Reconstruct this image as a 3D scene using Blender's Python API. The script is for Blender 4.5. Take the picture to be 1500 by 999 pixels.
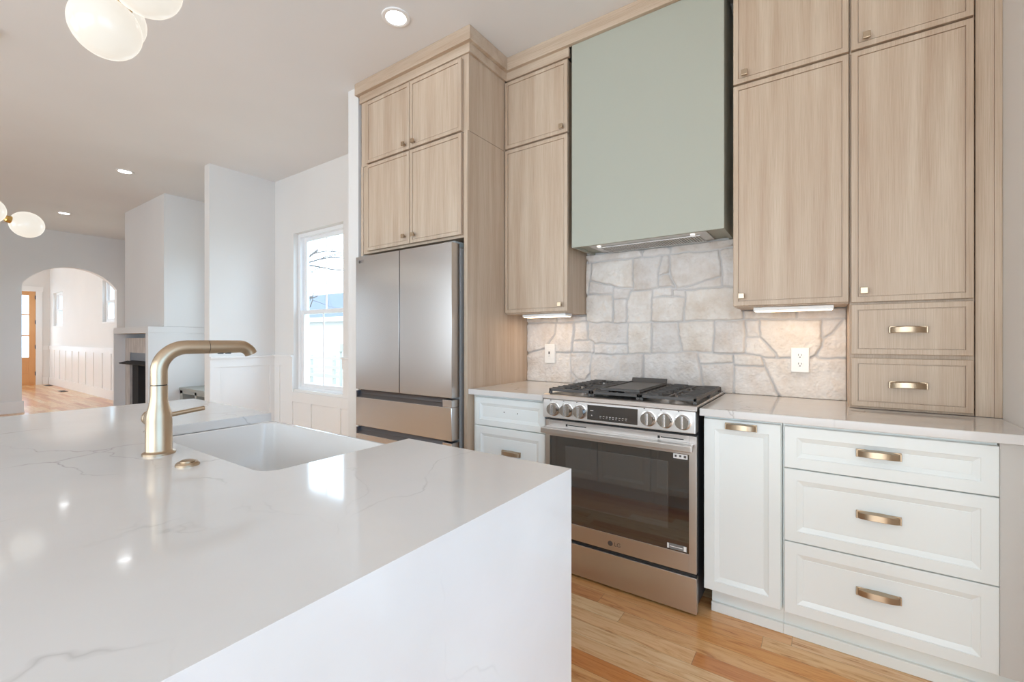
import bpy, bmesh, math, random
import numpy as np
from mathutils import Vector, Matrix, noise

random.seed(7)
S = bpy.context.scene
for o in list(bpy.data.objects):
    bpy.data.objects.remove(o)
COL = S.collection

# ------------------------------------------------------------------ camera
CAM_H = 1.214
cd = bpy.data.cameras.new('camera')
cd.sensor_width = 36.0
cd.lens = 652.35 * 36.0 / 1500.0
cd.shift_y = -(499.5 - 496.2) / 1500.0
cd.clip_start = 0.02
cam = bpy.data.objects.new('camera', cd)
COL.objects.link(cam)
cam.location = (0, 0, CAM_H)
cam.rotation_euler = (math.radians(90), 0, math.radians(34.82))
S.camera = cam

# ------------------------------------------------------------------ world, exposure
SKY = 3.1
w = bpy.data.worlds.new('overcast_sky')
S.world = w
w.use_nodes = True
nt = w.node_tree
bg = nt.nodes['Background']
tcw = nt.nodes.new('ShaderNodeTexCoord')
mapw = nt.nodes.new('ShaderNodeMapping')
mapw.inputs['Scale'].default_value = (1, 1, 3)
nzw = nt.nodes.new('ShaderNodeTexNoise')
nzw.inputs['Scale'].default_value = 2.0
rmpw = nt.nodes.new('ShaderNodeValToRGB')
rmpw.color_ramp.elements[0].position = 0.3
rmpw.color_ramp.elements[0].color = (0.58, 0.80, 1.03, 1)
rmpw.color_ramp.elements[1].position = 0.7
rmpw.color_ramp.elements[1].color = (0.66, 0.85, 1.03, 1)
nt.links.new(tcw.outputs['Generated'], mapw.inputs['Vector'])
nt.links.new(mapw.outputs['Vector'], nzw.inputs['Vector'])
nt.links.new(nzw.outputs['Fac'], rmpw.inputs['Fac'])
# hazy sun behind the camera: the southern half of the sky is brighter and warmer
sepw = nt.nodes.new('ShaderNodeSeparateXYZ')
nt.links.new(tcw.outputs['Generated'], sepw.inputs[0])
facw = nt.nodes.new('ShaderNodeMapRange')
facw.interpolation_type = 'SMOOTHSTEP'
facw.inputs['From Min'].default_value = -0.1
facw.inputs['From Max'].default_value = -0.85
nt.links.new(sepw.outputs['Y'], facw.inputs['Value'])
mixw = nt.nodes.new('ShaderNodeMix')
mixw.data_type = 'RGBA'
nt.links.new(facw.outputs[0], mixw.inputs[0])
nt.links.new(rmpw.outputs['Color'], mixw.inputs[6])
mixw.inputs[7].default_value = (1.20, 1.36, 1.49, 1)
fx_ = nt.nodes.new('ShaderNodeMapRange')
fx_.interpolation_type = 'SMOOTHSTEP'
fx_.inputs['From Min'].default_value = 0.25
fx_.inputs['From Max'].default_value = 0.9
nt.links.new(sepw.outputs['X'], fx_.inputs['Value'])
mixe = nt.nodes.new('ShaderNodeMix')
mixe.data_type = 'RGBA'
nt.links.new(fx_.outputs[0], mixe.inputs[0])
nt.links.new(mixw.outputs[2], mixe.inputs[6])
mixe.inputs[7].default_value = (0.46, 0.76, 1.12, 1)
fn_ = nt.nodes.new('ShaderNodeMapRange')
fn_.interpolation_type = 'SMOOTHSTEP'
fn_.inputs['From Min'].default_value = 0.1
fn_.inputs['From Max'].default_value = 0.6
nt.links.new(sepw.outputs['Y'], fn_.inputs['Value'])
mixn = nt.nodes.new('ShaderNodeMix')
mixn.data_type = 'RGBA'
nt.links.new(fn_.outputs[0], mixn.inputs[0])
nt.links.new(mixe.outputs[2], mixn.inputs[6])
mixn.inputs[7].default_value = (1.15, 1.5, 1.8, 1)
nt.links.new(mixn.outputs[2], bg.inputs['Color'])
bg.inputs['Strength'].default_value = SKY
S.view_settings.view_transform = 'Standard'
S.view_settings.look = 'None'
S.view_settings.gamma = 1.0
S.view_settings.use_curve_mapping = False
S.view_settings.exposure = 0.33
S.cycles.max_bounces = 12
S.cycles.diffuse_bounces = 8
S.cycles.glossy_bounces = 6
S.cycles.transmission_bounces = 8
S.cycles.transparent_max_bounces = 12
S.cycles.use_denoising = True
S.cycles.sample_clamp_indirect = 6.0
S.cycles.caustics_reflective = False
S.cycles.caustics_refractive = False


def portal(name, loc, rot, sx, sy):
    l = bpy.data.lights.new(name, 'AREA')
    l.shape = 'RECTANGLE'
    l.size, l.size_y = sx, sy
    l.cycles.is_portal = True
    o = bpy.data.objects.new(name, l)
    COL.objects.link(o)
    o.location, o.rotation_euler = loc, rot
    return o


# Daylight enters through these openings (openings themselves are cut in the walls below).
# (x0, x1, z0, z1) on the window wall Y = 2.73
WIN_N = {1: (-4.915, -3.985, 0.635, 2.405), 2: (-6.55, -5.75, 0.75, 2.405), 3: (-9.9, -8.8, 0.75, 2.405),
         4: (-12.24, -11.25, 1.55, 2.42), 5: (-16.61, -15.62, 1.54, 2.41)}
# (x0, x1, z0, z1) behind the camera Y = -3.2; unseen openings added to brighten the rooms
FILL_S = {6: (-2.6, 1.6, 0.1, 2.5), 7: (-5.7, -3.4, 0.7, 2.5), 9: (-16.8, -11.3, 0.4, 2.6), 11: (-10.6, -9.9, 0.4, 2.6)}
# (y0, y1, z0, z1) on the end wall X = 2.6
WIN_E = {10: (-2.6, 0.9, 0.1, 2.5)}
RX = math.radians(90)
for k, (a, b, c, d) in WIN_N.items():
    portal('sky_portal', ((a + b) / 2, 2.93, (c + d) / 2), (-RX, 0, 0), b - a, d - c)
for k, (a, b, c, d) in FILL_S.items():
    portal('sky_portal', ((a + b) / 2, -3.32, (c + d) / 2), (RX, 0, 0), b - a, d - c)
for k, (a, b, c, d) in WIN_E.items():
    portal('sky_portal', (2.72, (a + b) / 2, (c + d) / 2), (0, RX, 0), d - c, b - a)


# ------------------------------------------------------------------ materials
def lin(c):
    c = c / 255.0
    return c / 12.92 if c <= 0.04045 else ((c + 0.055) / 1.055) ** 2.4


def rgb(r, g, b):
    return (lin(r), lin(g), lin(b), 1.0)


def base_mat(name, col=(0.8, 0.8, 0.8, 1), rough=0.5, metal=0.0, coat=0.0, spec=0.5):
    m = bpy.data.materials.new(name)
    m.use_nodes = True
    b = m.node_tree.nodes['Principled BSDF']
    b.inputs['Base Color'].default_value = col
    b.inputs['Roughness'].default_value = rough
    b.inputs['Metallic'].default_value = metal
    b.inputs['Coat Weight'].default_value = coat
    b.inputs['Specular IOR Level'].default_value = spec
    return m


class NT:
    def __init__(self, m):
        self.m = m
        self.t = m.node_tree
        self.b = self.t.nodes['Principled BSDF']

    def n(self, typ, **kw):
        nd = self.t.nodes.new(typ)
        for k, v in kw.items():
            if k in nd.inputs.keys():
                nd.inputs[k].default_value = v
            else:
                setattr(nd, k, v)
        return nd

    def l(self, a, b):
        self.t.links.new(a, b)

    def pos(self, scale=(1, 1, 1), rot=(0, 0, 0), loc=(0, 0, 0)):
        g = self.n('ShaderNodeNewGeometry')
        mp = self.n('ShaderNodeMapping')
        mp.inputs['Scale'].default_value = scale
        mp.inputs['Rotation'].default_value = rot
        mp.inputs['Location'].default_value = loc
        self.l(g.outputs['Position'], mp.inputs['Vector'])
        return mp.outputs['Vector']

    def noise(self, vec, scale=5, detail=3, rough=0.5):
        nz = self.n('ShaderNodeTexNoise')
        nz.inputs['Scale'].default_value = scale
        nz.inputs['Detail'].default_value = detail
        nz.inputs['Roughness'].default_value = rough
        self.l(vec, nz.inputs['Vector'])
        return nz.outputs['Fac']

    def ramp(self, fac, stops):
        r = self.n('ShaderNodeValToRGB')
        e = r.color_ramp.elements
        e[0].position, e[0].color = stops[0]
        e[1].position, e[1].color = stops[-1]
        for p, c in stops[1:-1]:
            x = e.new(p)
            x.color = c
        self.l(fac, r.inputs['Fac'])
        return r.outputs['Color']

    def mix(self, fac, a, b, mode='MIX'):
        mx = self.n('ShaderNodeMix', data_type='RGBA', blend_type=mode)
        for sock, v in ((mx.inputs[0], fac), (mx.inputs[6], a), (mx.inputs[7], b)):
            if hasattr(v, 'is_linked'):
                self.l(v, sock)
            else:
                sock.default_value = v
        return mx.outputs[2]

    def math(self, op, a, b=None):
        mt = self.n('ShaderNodeMath', operation=op)
        for sock, v in ((mt.inputs[0], a), (mt.inputs[1], b)):
            if v is None:
                continue
            if hasattr(v, 'is_linked'):
                self.l(v, sock)
            else:
                sock.default_value = v
        return mt.outputs[0]

    def bump(self, h, strength=0.2, dist=0.002):
        bp = self.n('ShaderNodeBump')
        bp.inputs['Strength'].default_value = strength
        bp.inputs['Distance'].default_value = dist
        self.l(h, bp.inputs['Height'])
        self.l(bp.outputs['Normal'], self.b.inputs['Normal'])


def paint(name, col, rough=0.55, bump=0.05, spec=0.35):
    m = base_mat(name, col, rough, spec=spec)
    t = NT(m)
    v = t.pos()
    f = t.noise(v, 60, 3)
    t.bump(f, bump, 0.001)
    f2 = t.noise(v, 1.3, 2)
    c2 = tuple(x * 0.97 for x in col[:3]) + (1,)
    t.l(t.ramp(f2, [(0.3, c2), (0.7, col)]), t.b.inputs['Base Color'])
    return m


M_WALL = paint('warm_white_wall_paint', rgb(229, 226, 222), 0.6)
M_CEIL = paint('ceiling_paint', rgb(228, 227, 226), 0.7)
M_TRIM = paint('satin_white_trim_paint', rgb(236, 234, 231), 0.35, 0.02)
M_CAB = paint('cool_white_cabinet_paint', rgb(232, 236, 234), 0.32, 0.02, 0.5)
M_GREEN = paint('sage_green_paint', rgb(172, 173, 160), 0.45, 0.03)
M_SINK = base_mat('white_fireclay', rgb(224, 222, 219), 0.12, coat=0.3)
M_PLASTIC = base_mat('white_plastic', rgb(238, 236, 232), 0.3)
M_VINYL = base_mat('white_vinyl', rgb(240, 241, 242), 0.3)
M_DARK = base_mat('dark_gap', rgb(40, 36, 33), 0.7)
M_BLACK = base_mat('black_plastic', rgb(32, 32, 33), 0.35)


def oak(name, horizontal=None):
    m = base_mat(name, rgb(190, 160, 132), 0.42, spec=0.4)
    t = NT(m)
    sc = {None: (95, 95, 1.4), 'x': (1.6, 70, 70), 'y': (70, 1.6, 70)}[horizontal]
    v = t.pos(sc)
    fine = t.noise(v, 4.0, 4, 0.65)
    wide = t.noise(t.pos(tuple(s * 0.12 if s > 10 else s * 0.4 for s in sc)), 1.6, 2)
    c1 = t.ramp(fine, [(0.25, rgb(184, 165, 145)), (0.5, rgb(200, 183, 164)), (0.75, rgb(210, 195, 178))])
    c2 = t.ramp(wide, [(0.3, rgb(232, 220, 210)), (0.7, rgb(255, 252, 248))])
    t.l(t.mix(1.0, c1, c2, 'MULTIPLY'), t.b.inputs['Base Color'])
    t.bump(fine, 0.12, 0.0006)
    return m


M_OAK = oak('rift_oak_vertical')
M_OAKX = oak('rift_oak_running_left_right', 'x')
M_OAKY = oak('rift_oak_running_front_back', 'y')


def quartz():
    m = base_mat('white_veined_quartz', rgb(226, 223, 220), 0.09, coat=0.2)
    t = NT(m)
    v = t.pos()
    warp = t.n('ShaderNodeTexNoise')
    warp.inputs['Scale'].default_value = 2.2
    warp.inputs['Detail'].default_value = 5
    t.l(v, warp.inputs['Vector'])
    add = t.n('ShaderNodeMix', data_type='RGBA', blend_type='ADD')
    add.inputs[0].default_value = 0.55
    t.l(v, add.inputs[6])
    t.l(warp.outputs['Color'], add.inputs[7])
    vor = t.n('ShaderNodeTexVoronoi', feature='DISTANCE_TO_EDGE')
    vor.inputs['Scale'].default_value = 2.3
    t.l(add.outputs[2], vor.inputs['Vector'])
    line = t.ramp(vor.outputs['Distance'], [(0.0, (1, 1, 1, 1)), (0.003, (0.5, 0.5, 0.5, 1)), (0.012, (0, 0, 0, 1))])
    mask = t.ramp(t.noise(v, 2.6, 3), [(0.45, (0, 0, 0, 1)), (0.64, (1, 1, 1, 1))])
    f = t.mix(1.0, line, mask, 'MULTIPLY')
    sep = t.n('ShaderNodeSeparateColor')
    t.l(f, sep.inputs[0])
    fac = t.math('MULTIPLY', sep.outputs[0], 0.6)
    cloud = t.ramp(t.noise(v, 3.0, 4), [(0.3, rgb(211, 207, 203)), (0.7, rgb(219, 216, 213))])
    t.l(t.mix(fac, cloud, rgb(150, 144, 140)), t.b.inputs['Base Color'])
    return m


M_QUARTZ = quartz()


def steel(name, col, rough=0.3, direction='x', strength=0.06):
    m = base_mat(name, col, rough, 1.0)
    t = NT(m)
    sc = {'x': (1.5, 300, 300), 'z': (300, 300, 1.5)}[direction]
    f = t.noise(t.pos(sc), 3, 2)
    t.l(t.ramp(f, [(0.3, (rough * 0.96,) * 3 + (1,)), (0.7, (rough * 1.05,) * 3 + (1,))]), t.b.inputs['Roughness'])
    t.bump(f, strength, 0.0004)
    tg = t.n('ShaderNodeTangent', direction_type='RADIAL', axis='Z')
    t.b.inputs['Anisotropic'].default_value = 0.35
    t.l(tg.outputs['Tangent'], t.b.inputs['Tangent'])
    return m


M_STEEL = steel('brushed_stainless', rgb(205, 201, 198), 0.25, strength=0.008)
M_STEELD = steel('brushed_stainless_range', rgb(212, 207, 203), 0.34, strength=0.01)
M_STEELS = base_mat('stainless_edge', rgb(205, 205, 206), 0.25, 1.0)
M_CHROME = base_mat('polished_steel', rgb(196, 192, 188), 0.2, 1.0)
M_RECESS = base_mat('dark_steel_recess', rgb(120, 120, 124), 0.35, 1.0)
M_BRONZE = base_mat('champagne_bronze', rgb(186, 165, 140), 0.33, 1.0)
M_BRASS = base_mat('satin_brass', rgb(205, 170, 105), 0.28, 1.0)
M_IRON = base_mat('cast_iron', rgb(80, 76, 73), 0.5, spec=0.5)
M_GRIDDLE = base_mat('dark_nonstick', rgb(92, 88, 85), 0.45)
M_OVEN = base_mat('black_oven_glass', rgb(36, 35, 36), 0.04, coat=0.5, spec=0.8)
M_OVEN.node_tree.nodes['Principled BSDF'].inputs['IOR'].default_value = 1.9
M_OVENW = base_mat('oven_window_glass', rgb(64, 63, 62), 0.04, coat=0.5, spec=0.8)
M_OVENW.node_tree.nodes['Principled BSDF'].inputs['IOR'].default_value = 1.9
M_INK = base_mat('grey_print', rgb(88, 84, 82), 0.5)
M_GREYCAB = paint('grey_green_paint', rgb(168, 168, 160), 0.45, 0.02)
M_DOORW = base_mat('honey_fir', rgb(214, 158, 104), 0.4)
M_SOOT = base_mat('soot_black', rgb(48, 45, 43), 0.8)


def emit(name, col, strength):
    m = bpy.data.materials.new(name)
    m.use_nodes = True
    b = m.node_tree.nodes['Principled BSDF']
    b.inputs['Base Color'].default_value = (0.8, 0.8, 0.8, 1)
    b.inputs['Emission Color'].default_value = col
    b.inputs['Emission Strength'].default_value = strength
    b.inputs['Roughness'].default_value = 0.2
    return m


M_GLOBE = emit('lit_opal_glass', (1.0, 0.93, 0.82, 1), 0.60)
M_GLOBE.node_tree.nodes['Principled BSDF'].inputs['Base Color'].default_value = rgb(120, 118, 112)
M_LED = emit('lit_led_lens', (0.95, 0.98, 1.0, 1), 9.0)
M_UCL = emit('lit_under_cabinet_led', (1.0, 0.74, 0.49, 1), 7.5)


def glass_mat():
    m = bpy.data.materials.new('window_glass')
    m.use_nodes = True
    t = m.node_tree
    t.nodes.clear()
    out = t.nodes.new('ShaderNodeOutputMaterial')
    mx = t.nodes.new('ShaderNodeMixShader')
    tr = t.nodes.new('ShaderNodeBsdfTransparent')
    gl = t.nodes.new('ShaderNodeBsdfGlossy')
    gl.inputs['Roughness'].default_value = 0.02
    lw = t.nodes.new('ShaderNodeLayerWeight')
    lw.inputs['Blend'].default_value = 0.5
    pw = t.nodes.new('ShaderNodeMath')
    pw.operation = 'POWER'
    pw.inputs[1].default_value = 5.0
    ma = t.nodes.new('ShaderNodeMath')
    ma.operation = 'MULTIPLY_ADD'
    ma.inputs[1].default_value = 0.9
    ma.inputs[2].default_value = 0.03
    t.links.new(lw.outputs['Facing'], pw.inputs[0])
    t.links.new(pw.outputs[0], ma.inputs[0])
    t.links.new(ma.outputs[0], mx.inputs[0])
    t.links.new(tr.outputs[0], mx.inputs[1])
    t.links.new(gl.outputs[0], mx.inputs[2])
    t.links.new(mx.outputs[0], out.inputs[0])
    return m


M_GLASS = glass_mat()


def floor_mat():
    m = base_mat('oak_strip_flooring', rgb(200, 160, 120), 0.28, coat=0.25)
    t = NT(m)
    g = t.n('ShaderNodeNewGeometry')
    sx = t.n('ShaderNodeSeparateXYZ')
    t.l(g.outputs['Position'], sx.inputs[0])
    W, L = 0.083, 0.95
    row = t.math('FLOOR', t.math('DIVIDE', sx.outputs['Y'], W))
    wn = t.n('ShaderNodeTexWhiteNoise', noise_dimensions='1D')
    t.l(row, wn.inputs['W'])
    xs = t.math('DIVIDE', t.math('ADD', sx.outputs['X'], t.math('MULTIPLY', wn.outputs['Value'], 7.3)), L)
    colid = t.math('FLOOR', xs)
    cmb = t.n('ShaderNodeCombineXYZ')
    t.l(row, cmb.inputs[0])
    t.l(colid, cmb.inputs[1])
    w2 = t.n('ShaderNodeTexWhiteNoise', noise_dimensions='3D')
    t.l(cmb.outputs[0], w2.inputs['Vector'])
    tone = t.ramp(w2.outputs['Value'], [(0.0, rgb(218, 156, 96)), (0.22, rgb(236, 198, 146)), (0.45, rgb(240, 216, 178)),
                                        (0.62, rgb(232, 176, 114)), (0.82, rgb(210, 140, 78)), (1.0, rgb(238, 208, 164))])
    # grain, shifted per plank
    off = t.n('ShaderNodeVectorMath', operation='MULTIPLY')
    t.l(w2.outputs['Color'], off.inputs[0])
    off.inputs[1].default_value = (9, 9, 9)
    av = t.n('ShaderNodeVectorMath', operation='ADD')
    t.l(g.outputs['Position'], av.inputs[0])
    t.l(off.outputs[0], av.inputs[1])
    mp = t.n('ShaderNodeMapping')
    mp.inputs['Scale'].default_value = (2.6, 24, 1)
    t.l(av.outputs[0], mp.inputs['Vector'])
    gn = t.n('ShaderNodeTexNoise')
    gn.inputs['Scale'].default_value = 1.7
    gn.inputs['Detail'].default_value = 6
    gn.inputs['Roughness'].default_value = 0.64
    gn.inputs['Distortion'].default_value = 1.4
    t.l(mp.outputs['Vector'], gn.inputs['Vector'])
    gr = gn.outputs['Fac']
    gcol = t.ramp(gr, [(0.28, rgb(190, 146, 106)), (0.40, rgb(236, 218, 200)), (0.52, rgb(250, 244, 238)), (0.66, rgb(255, 255, 255))])
    col = t.mix(1.0, tone, gcol, 'MULTIPLY')
    # gaps
    fy = t.math('FRACT', t.math('DIVIDE', sx.outputs['Y'], W))
    gy = t.math('LESS_THAN', fy, 0.018)
    gx = t.math('LESS_THAN', t.math('FRACT', xs), 0.002)
    gap = t.math('MAXIMUM', gy, gx)
    t.l(t.mix(t.math('MULTIPLY', gap, 0.55), col, rgb(120, 84, 56)), t.b.inputs['Base Color'])
    t.bump(gr, 0.06, 0.0005)
    return m


M_FLOOR = floor_mat()


# ------------------------------------------------------------------ mesh helpers
class MB:
    def __init__(self):
        self.v = []
        self.f = []

    def add(self, vs, fs):
        k = len(self.v)
        self.v += [tuple(p) for p in vs]
        self.f += [tuple(i + k for i in f) for f in fs]
        return self

    def box(self, x0, x1, y0, y1, z0, z1):
        if x0 > x1: x0, x1 = x1, x0
        if y0 > y1: y0, y1 = y1, y0
        if z0 > z1: z0, z1 = z1, z0
        vs = [(x0, y0, z0), (x1, y0, z0), (x1, y1, z0), (x0, y1, z0), (x0, y0, z1), (x1, y0, z1), (x1, y1, z1), (x0, y1, z1)]
        return self.add(vs, [(3, 2, 1, 0), (4, 5, 6, 7), (0, 1, 5, 4), (1, 2, 6, 5), (2, 3, 7, 6), (3, 0, 4, 7)])

    def cyl(self, p0, p1, r0, r1=None, n=24, cap=True):
        r1 = r0 if r1 is None else r1
        return self.lathe(p0, p1, [(0, r0), (1, r1)], n, cap)

    def lathe(self, p0, p1, prof, n=32, cap=True):
        p0, p1 = Vector(p0), Vector(p1)
        ax = p1 - p0
        L = ax.length
        ax.normalize()
        u = ax.orthogonal().normalized()
        v = ax.cross(u)
        vs = []
        for t, r in prof:
            for k in range(n):
                a = 2 * math.pi * k / n
                vs.append(p0 + ax * (t * L) + (u * math.cos(a) + v * math.sin(a)) * r)
        fs = []
        for j in range(len(prof) - 1):
            for k in range(n):
                fs.append((j * n + k, j * n + (k + 1) % n, (j + 1) * n + (k + 1) % n, (j + 1) * n + k))
        if cap:
            fs.append(tuple(range(n))[::-1])
            fs.append(tuple((len(prof) - 1) * n + k for k in range(n)))
        return self.add(vs, fs)

    def tube(self, pts, r, n=16, cap=True):
        pts = [Vector(p) for p in pts]
        rs = r if isinstance(r, (list, tuple)) else [r] * len(pts)
        T = []
        for i in range(len(pts)):
            a = pts[max(i - 1, 0)]
            b = pts[min(i + 1, len(pts) - 1)]
            T.append((b - a).normalized())
        u = T[0].orthogonal().normalized()
        vs = []
        for i, p in enumerate(pts):
            u = (u - T[i] * u.dot(T[i])).normalized()
            v = T[i].cross(u)
            for k in range(n):
                a = 2 * math.pi * k / n
                vs.append(p + (u * math.cos(a) + v * math.sin(a)) * rs[i])
        fs = []
        for j in range(len(pts) - 1):
            for k in range(n):
                fs.append((j * n + k, j * n + (k + 1) % n, (j + 1) * n + (k + 1) % n, (j + 1) * n + k))
        if cap:
            fs.append(tuple(range(n))[::-1])
            fs.append(tuple((len(pts) - 1) * n + k for k in range(n)))
        return self.add(vs, fs)

    def sphere(self, c, r, n=32, m=20, sc=(1, 1, 1)):
        vs = [(c[0], c[1], c[2] - r * sc[2])]
        for j in range(1, m):
            th = math.pi * j / m
            for k in range(n):
                a = 2 * math.pi * k / n
                vs.append((c[0] + r * sc[0] * math.sin(th) * math.cos(a), c[1] + r * sc[1] * math.sin(th) * math.sin(a), c[2] - r * sc[2] * math.cos(th)))
        vs.append((c[0], c[1], c[2] + r * sc[2]))
        fs = [(0, 1 + (k + 1) % n, 1 + k) for k in range(n)]
        for j in range(m - 2):
            for k in range(n):
                a = 1 + j * n
                fs.append((a + k, a + (k + 1) % n, a + n + (k + 1) % n, a + n + k))
        a = 1 + (m - 2) * n
        fs += [(a + k, a + (k + 1) % n, len(vs) - 1) for k in range(n)]
        return self.add(vs, fs)

    def prism(self, poly, axis, a, b):
        """poly: 2-D points; axis 'z' -> (x,y), 'y' -> (x,z), 'x' -> (y,z); extruded from a to b"""
        def P(p, t):
            return {'z': (p[0], p[1], t), 'y': (p[0], t, p[1]), 'x': (t, p[0], p[1])}[axis]
        n = len(poly)
        vs = [P(p, a) for p in poly] + [P(p, b) for p in poly]
        fs = [tuple(range(n)), tuple(range(2 * n - 1, n - 1, -1))]
        fs += [(k, (k + 1) % n, n + (k + 1) % n, n + k) for k in range(n)]
        return self.add(vs, fs)

    def panel(self, x0, x1, z0, z1, yf, yb, rings):
        """cabinet front facing -Y: outer slab with stepped centre; rings = [(inset, depth behind yf)]"""
        R = [(0.0, yb - yf)] + [(0.0, 0.002), (0.002, 0.0)] + list(rings)
        vs, fs = [], []
        for ins, dy in R:
            y = yf + dy
            vs += [(x0 + ins, y, z0 + ins), (x1 - ins, y, z0 + ins), (x1 - ins, y, z1 - ins), (x0 + ins, y, z1 - ins)]
        for j in range(len(R) - 1):
            for k in range(4):
                fs.append((j * 4 + k, j * 4 + (k + 1) % 4, (j + 1) * 4 + (k + 1) % 4, (j + 1) * 4 + k))
        fs.append((3, 2, 1, 0))
        q = (len(R) - 1) * 4
        fs.append((q, q + 1, q + 2, q + 3))
        return self.add(vs, fs)

    def rot(self, m):
        self.v = [tuple(m @ Vector(p)) for p in self.v]
        return self


def world_loc(o):
    l = Vector((0, 0, 0))
    while o is not None:
        l += o.location
        o = o.parent
    return l


def build(name, mb, mat, parent=None, smooth=False, bevel=0.0, seg=2, angle=35, label=None):
    me = bpy.data.meshes.new(name)
    if parent is None:
        arr = np.array(mb.v)
        org = Vector(((arr[:, 0].min() + arr[:, 0].max()) / 2, (arr[:, 1].min() + arr[:, 1].max()) / 2, arr[:, 2].min()))
    else:
        org = world_loc(parent)
    me.from_pydata([tuple(Vector(p) - org) for p in mb.v], [], mb.f)
    bm = bmesh.new()
    bm.from_mesh(me)
    bmesh.ops.recalc_face_normals(bm, faces=bm.faces)
    bm.to_mesh(me)
    bm.free()
    me.materials.append(mat)
    o = bpy.data.objects.new(name, me)
    COL.objects.link(o)
    if parent is None:
        o.location = org
    else:
        o.parent = parent
    if bevel:
        md = o.modifiers.new('bevel', 'BEVEL')
        md.width = bevel
        md.segments = seg
        md.limit_method = 'ANGLE'
        md.angle_limit = math.radians(angle)
        md.harden_normals = False
    if smooth:
        for p in me.polygons:
            p.use_smooth = True
        try:
            me.set_sharp_from_angle(angle=math.radians(angle))
        except Exception:
            pass
    if label:
        o['label'] = label
    return o


def thing(name, label, cat, loc, group=None):
    o = bpy.data.objects.new(name, None)
    o.empty_display_size = 0.05
    COL.objects.link(o)
    o.location = loc
    return tag(o, label, cat, group)


def tag(o, label, cat, group=None):
    o['label'] = label
    o['category'] = cat
    if group:
        o['group'] = group
    return o


def struct(name, mb, mat, label=None, cat='structure', bevel=0.0, smooth=False):
    o = build(name, mb, mat, None, bevel=bevel, smooth=smooth)
    o['kind'] = 'structure'
    if label:
        o['label'] = label
        o['category'] = cat
    return o


def text_mb(s, size, to_world, depth=0.0006):
    cu = bpy.data.curves.new('lettering', 'FONT')
    cu.body = s
    cu.size = size
    cu.extrude = depth
    cu.align_x = 'CENTER'
    cu.align_y = 'CENTER'
    ob = bpy.data.objects.new('lettering', cu)
    COL.objects.link(ob)
    dg = bpy.context.evaluated_depsgraph_get()
    me = bpy.data.meshes.new_from_object(ob.evaluated_get(dg))
    mb = MB()
    mb.add([to_world(v.co) for v in me.vertices], [tuple(p.vertices) for p in me.polygons])
    bpy.data.objects.remove(ob)
    bpy.data.meshes.remove(me)
    return mb


# ================================================================== THE SETTING
CEIL = 3.07
YW = 2.73        # inside face of the window wall
XL, XR = -17.0, 2.6
YS = -3.2


def wall_x(xa, xb, y0, y1, holes, z1=CEIL):
    """wall running along X with rectangular holes (x0,x1,z0,z1)"""
    m = MB()
    cur = xa
    for (a, b, c, d) in sorted(holes):
        m.box(cur, a, y0, y1, 0, z1)
        m.box(a, b, y0, y1, 0, c)
        m.box(a, b, y0, y1, d, z1)
        cur = b
    m.box(cur, xb, y0, y1, 0, z1)
    return m


struct('floor', MB().box(XL - 0.2, XR + 0.2, YS - 0.2, 2.95, -0.05, 0), M_FLOOR, 'light oak strip floor running through the whole ground storey', 'floor')
struct('ceiling', MB().box(XL - 0.2, XR + 0.2, YS - 0.2, 2.95, CEIL, CEIL + 0.1), M_CEIL, 'plain white ceiling with round recessed lights', 'ceiling')
struct('wall_back', wall_x(XL, -2.80, YW, 2.92, list(WIN_N.values())), M_WALL, 'off-white wall with the tall sash window', 'wall')
struct('wall_kitchen', MB().box(-2.80, 0.70, 2.72, 2.92, 0, CEIL), M_WALL, 'wall behind the kitchen cabinets', 'wall')
struct('wall_stub', MB().box(-2.92, -2.80, 2.045, YW, 0, CEIL), M_WALL, 'narrow off-white wall end left of the refrigerator', 'wall')
struct('wall_right', MB().box(0.558, 0.70, 1.25, 2.72, 0, CEIL), M_WALL, 'off-white side wall right of the tall oak cabinet', 'wall')
struct('wall_return', MB().box(0.70, XR, 1.25, 1.40, 0, CEIL), M_WALL)
e = MB()
(a, b, c, d) = WIN_E[10]
e.box(XR, XR + 0.12, YS, a, 0, CEIL).box(XR, XR + 0.12, b, 1.40, 0, CEIL)
e.box(XR, XR + 0.12, a, b, 0, c).box(XR, XR + 0.12, a, b, d, CEIL)
struct('wall_end', e, M_WALL)
struct('wall_front', wall_x(XL, XR, YS - 0.12, YS, list(FILL_S.values())), M_WALL)
struct('wall_divider', MB().box(-5.44, -5.32, 2.04, YW, 0, CEIL), M_WALL, 'short off-white partition left of the sash window', 'wall')
# far end wall with the front door
DY0, DY1, DZ = 1.545, 2.466, 2.46
m = MB()
m.box(XL - 0.12, XL, YS, DY0, 0, CEIL).box(XL - 0.12, XL, DY1, 2.92, 0, CEIL).box(XL - 0.12, XL, DY0, DY1, DZ, CEIL)
struct('wall_entry', m, M_WALL, 'white wall around the wooden front door at the far end', 'wall')
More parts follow.
